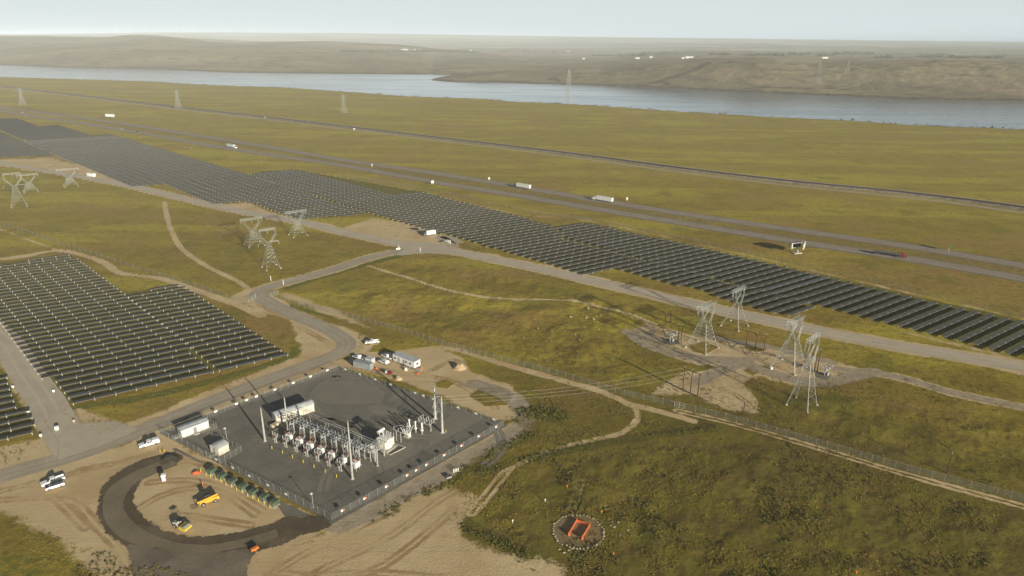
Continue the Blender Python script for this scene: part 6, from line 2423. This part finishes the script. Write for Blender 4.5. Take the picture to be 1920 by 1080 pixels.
# reeds and bushes on the near bank
V, F = [], []
nb = spline(NEAR_BANK, 10)
for x, y in nb:
    if rnd.random() < 0.62 and abs(math.atan2(x, y)) < 0.75:
        leaf_clump(V, F, x + rnd.gauss(0, 5), y - rnd.uniform(1, 9), 0, rnd.uniform(2, 5), rnd.uniform(1.0, 3.2), 6, rnd)
m_ = MB()
m_.v, m_.f = V, F
tag(m_.build("bank_scrub", M("bank_scrub_tone", (0.15, 0.115, 0.055), 0.95, 0, 0.4, 0.05)), "brown scrub lining the near river bank", "scrub", None, "stuff")

# ------------------------------------------------------------------ sagebrush and grass clumps of the meadow
def blocked(X, Y):
    b_ = np.zeros(X.shape, bool)
    for poly in ROW_POLYS:
        b_ |= sdf(X, Y, poly) > -3
    for px in (((-60, 900), (300, 800), (330, 830), (470, 905), (620, 985), (480, 1110), (110, 1010)), ((296, 812), (634, 687), (956, 797), (622, 985)), ((470, 1110), (620, 990), (830, 895), (880, 960), (1060, 1065), (1100, 1110)),
               ((640, 688), (705, 640), (830, 655), (958, 722), (992, 760), (930, 790)), ((600, 990), (960, 790), (985, 800), (690, 990))):
        b_ |= inside(X, Y, PX(*px))
    for pts, w in ((SERVICE, 6.5), (BRANCH, 6), (SPUR, 7)):
        b_ |= seg_dist(X, Y, pts) < w
    for hw in (HW_N, HW_S):
        b_ |= seg_dist(X, Y, hw) < 9
    return b_


def scatter(name, label, mat, n, rmin, rmax, size, dens_scale, cut, seed, quads=6, flat=0.7, near=1.0):
    g = np.random.default_rng(seed)
    u = g.random(n)
    R = 1 / (1 / rmin + u * (1 / rmax - 1 / rmin)) if near else rmin + u * (rmax - rmin)
    A = g.uniform(-0.72, 0.72, n)
    X, Y = R * np.sin(A), R * np.cos(A)
    d = fbm(X / dens_scale + seed, Y / dens_scale, 4)
    ok = (d > cut) & ~blocked(X, Y)
    X, Y = X[ok], Y[ok]
    m = len(X)
    s_ = g.uniform(size[0], size[1], m)[:, None]
    k = quads
    off = g.normal(0, 0.45, (m, k, 2)) * s_[:, :, None]
    zz = g.random((m, k)) * s_ * flat + mound(X, Y)[:, None]
    d1 = g.normal(0, 1, (m, k, 3))
    d1 /= np.linalg.norm(d1, axis=2)[:, :, None]
    d2 = np.cross(d1, g.normal(0, 1, (m, k, 3)))
    d2 /= np.linalg.norm(d2, axis=2)[:, :, None] + 1e-9
    ls = (s_ * g.uniform(0.25, 0.5, (m, k)))[:, :, None]
    c0 = np.stack([X[:, None] + off[:, :, 0], Y[:, None] + off[:, :, 1], zz], -1)
    q = np.stack([c0 - d1 * ls, c0 + d2 * ls * 0.8, c0 + d1 * ls, c0 - d2 * ls * 0.8], 2).reshape(-1, 3)
    f = np.arange(len(q)).reshape(-1, 4)
    o = np_mesh(name, q, f, mat, smooth=False)
    return tag(o, label, name.replace("_", " "), None, "stuff")


def leafmat(name, a, b_, c_):
    t = NT(name)
    n1 = t.noise(0.35, 4)
    col = t.mix(t.ramp(n1, 0.35, 0.65), a, b_)
    col = t.mix(t.ramp(t.noise(3.0, 2), 0.5, 0.7), col, c_)
    return t.surf(t.bsdf(col, 0.95, 0, 0.05))


SAGE = leafmat("sage_leaf", (0.095, 0.098, 0.026), (0.135, 0.122, 0.038), (0.22, 0.175, 0.09))
GRAS = leafmat("bunch_grass", (0.22, 0.17, 0.03), (0.32, 0.25, 0.045), (0.15, 0.14, 0.025))
LUSH = leafmat("lush_weed", (0.085, 0.090, 0.020), (0.135, 0.125, 0.028), (0.19, 0.165, 0.045))
scatter("sagebrush", "grey green sagebrush clumps dotting the meadow in loose drifts", SAGE, 42000, 125, 520, (0.2, 0.55), 9, 0.10, 3, 6, 0.7)
scatter("bunch_grass", "low tufts of yellow green grass across the meadow", GRAS, 60000, 125, 420, (0.15, 0.38), 9, -0.02, 8, 5, 0.6)


def band(name, label, px, width, n, mat, size, seed):
    """Weeds along a ditch line."""
    g = np.random.default_rng(seed)
    s_ = np.array(spline(PX(*px), 1.5))
    i = g.integers(0, len(s_), n)
    P_ = s_[i] + g.normal(0, width * 0.45, (n, 2))
    keep_ = fbm(P_[:, 0] / 7 + seed, P_[:, 1] / 7, 3) > -0.08
    P_ = P_[keep_]
    V, F = [], []
    rnd_ = random.Random(seed)
    for x, y in P_:
        z = rnd_.uniform(*size)
        leaf_clump(V, F, x, y, 0, z, z * 0.8, 5, rnd_)
    m_ = MB()
    m_.v, m_.f = V, F
    tag(m_.build(name, mat), label, "weeds", None, "stuff")


band("ditch_weeds", "dark green weeds along the edge of the sandy strip", ((725, 962), (760, 945), (800, 925), (840, 905), (870, 880), (905, 868), (920, 850), (960, 830), (1000, 812)), 2.4, 700, LUSH, (0.25, 0.6), 31)
band("ditch_weeds", "dark green weeds following the curved track across the meadow", ((900, 885), (960, 870), (1020, 852), (1100, 838), (1180, 822), (1260, 812), (1340, 800)), 2.2, 800, LUSH, (0.25, 0.6), 32)
band("ditch_weeds", "dark green weeds along the lower rim of the bare ground", ((860, 975), (905, 1000), (945, 1020), (1000, 1050), (1050, 1085)), 2.4, 450, LUSH, (0.25, 0.55), 33)
band("ditch_weeds", "dark green weeds right of the trailer yard", ((985, 775), (1010, 770), (1050, 780)), 5.0, 420, LUSH, (0.35, 0.8), 34)
band("ditch_weeds", "green weeds fringing the solar field's front row", ((140, 764), (300, 738), (530, 676)), 2.0, 500, LUSH, (0.2, 0.45), 35)
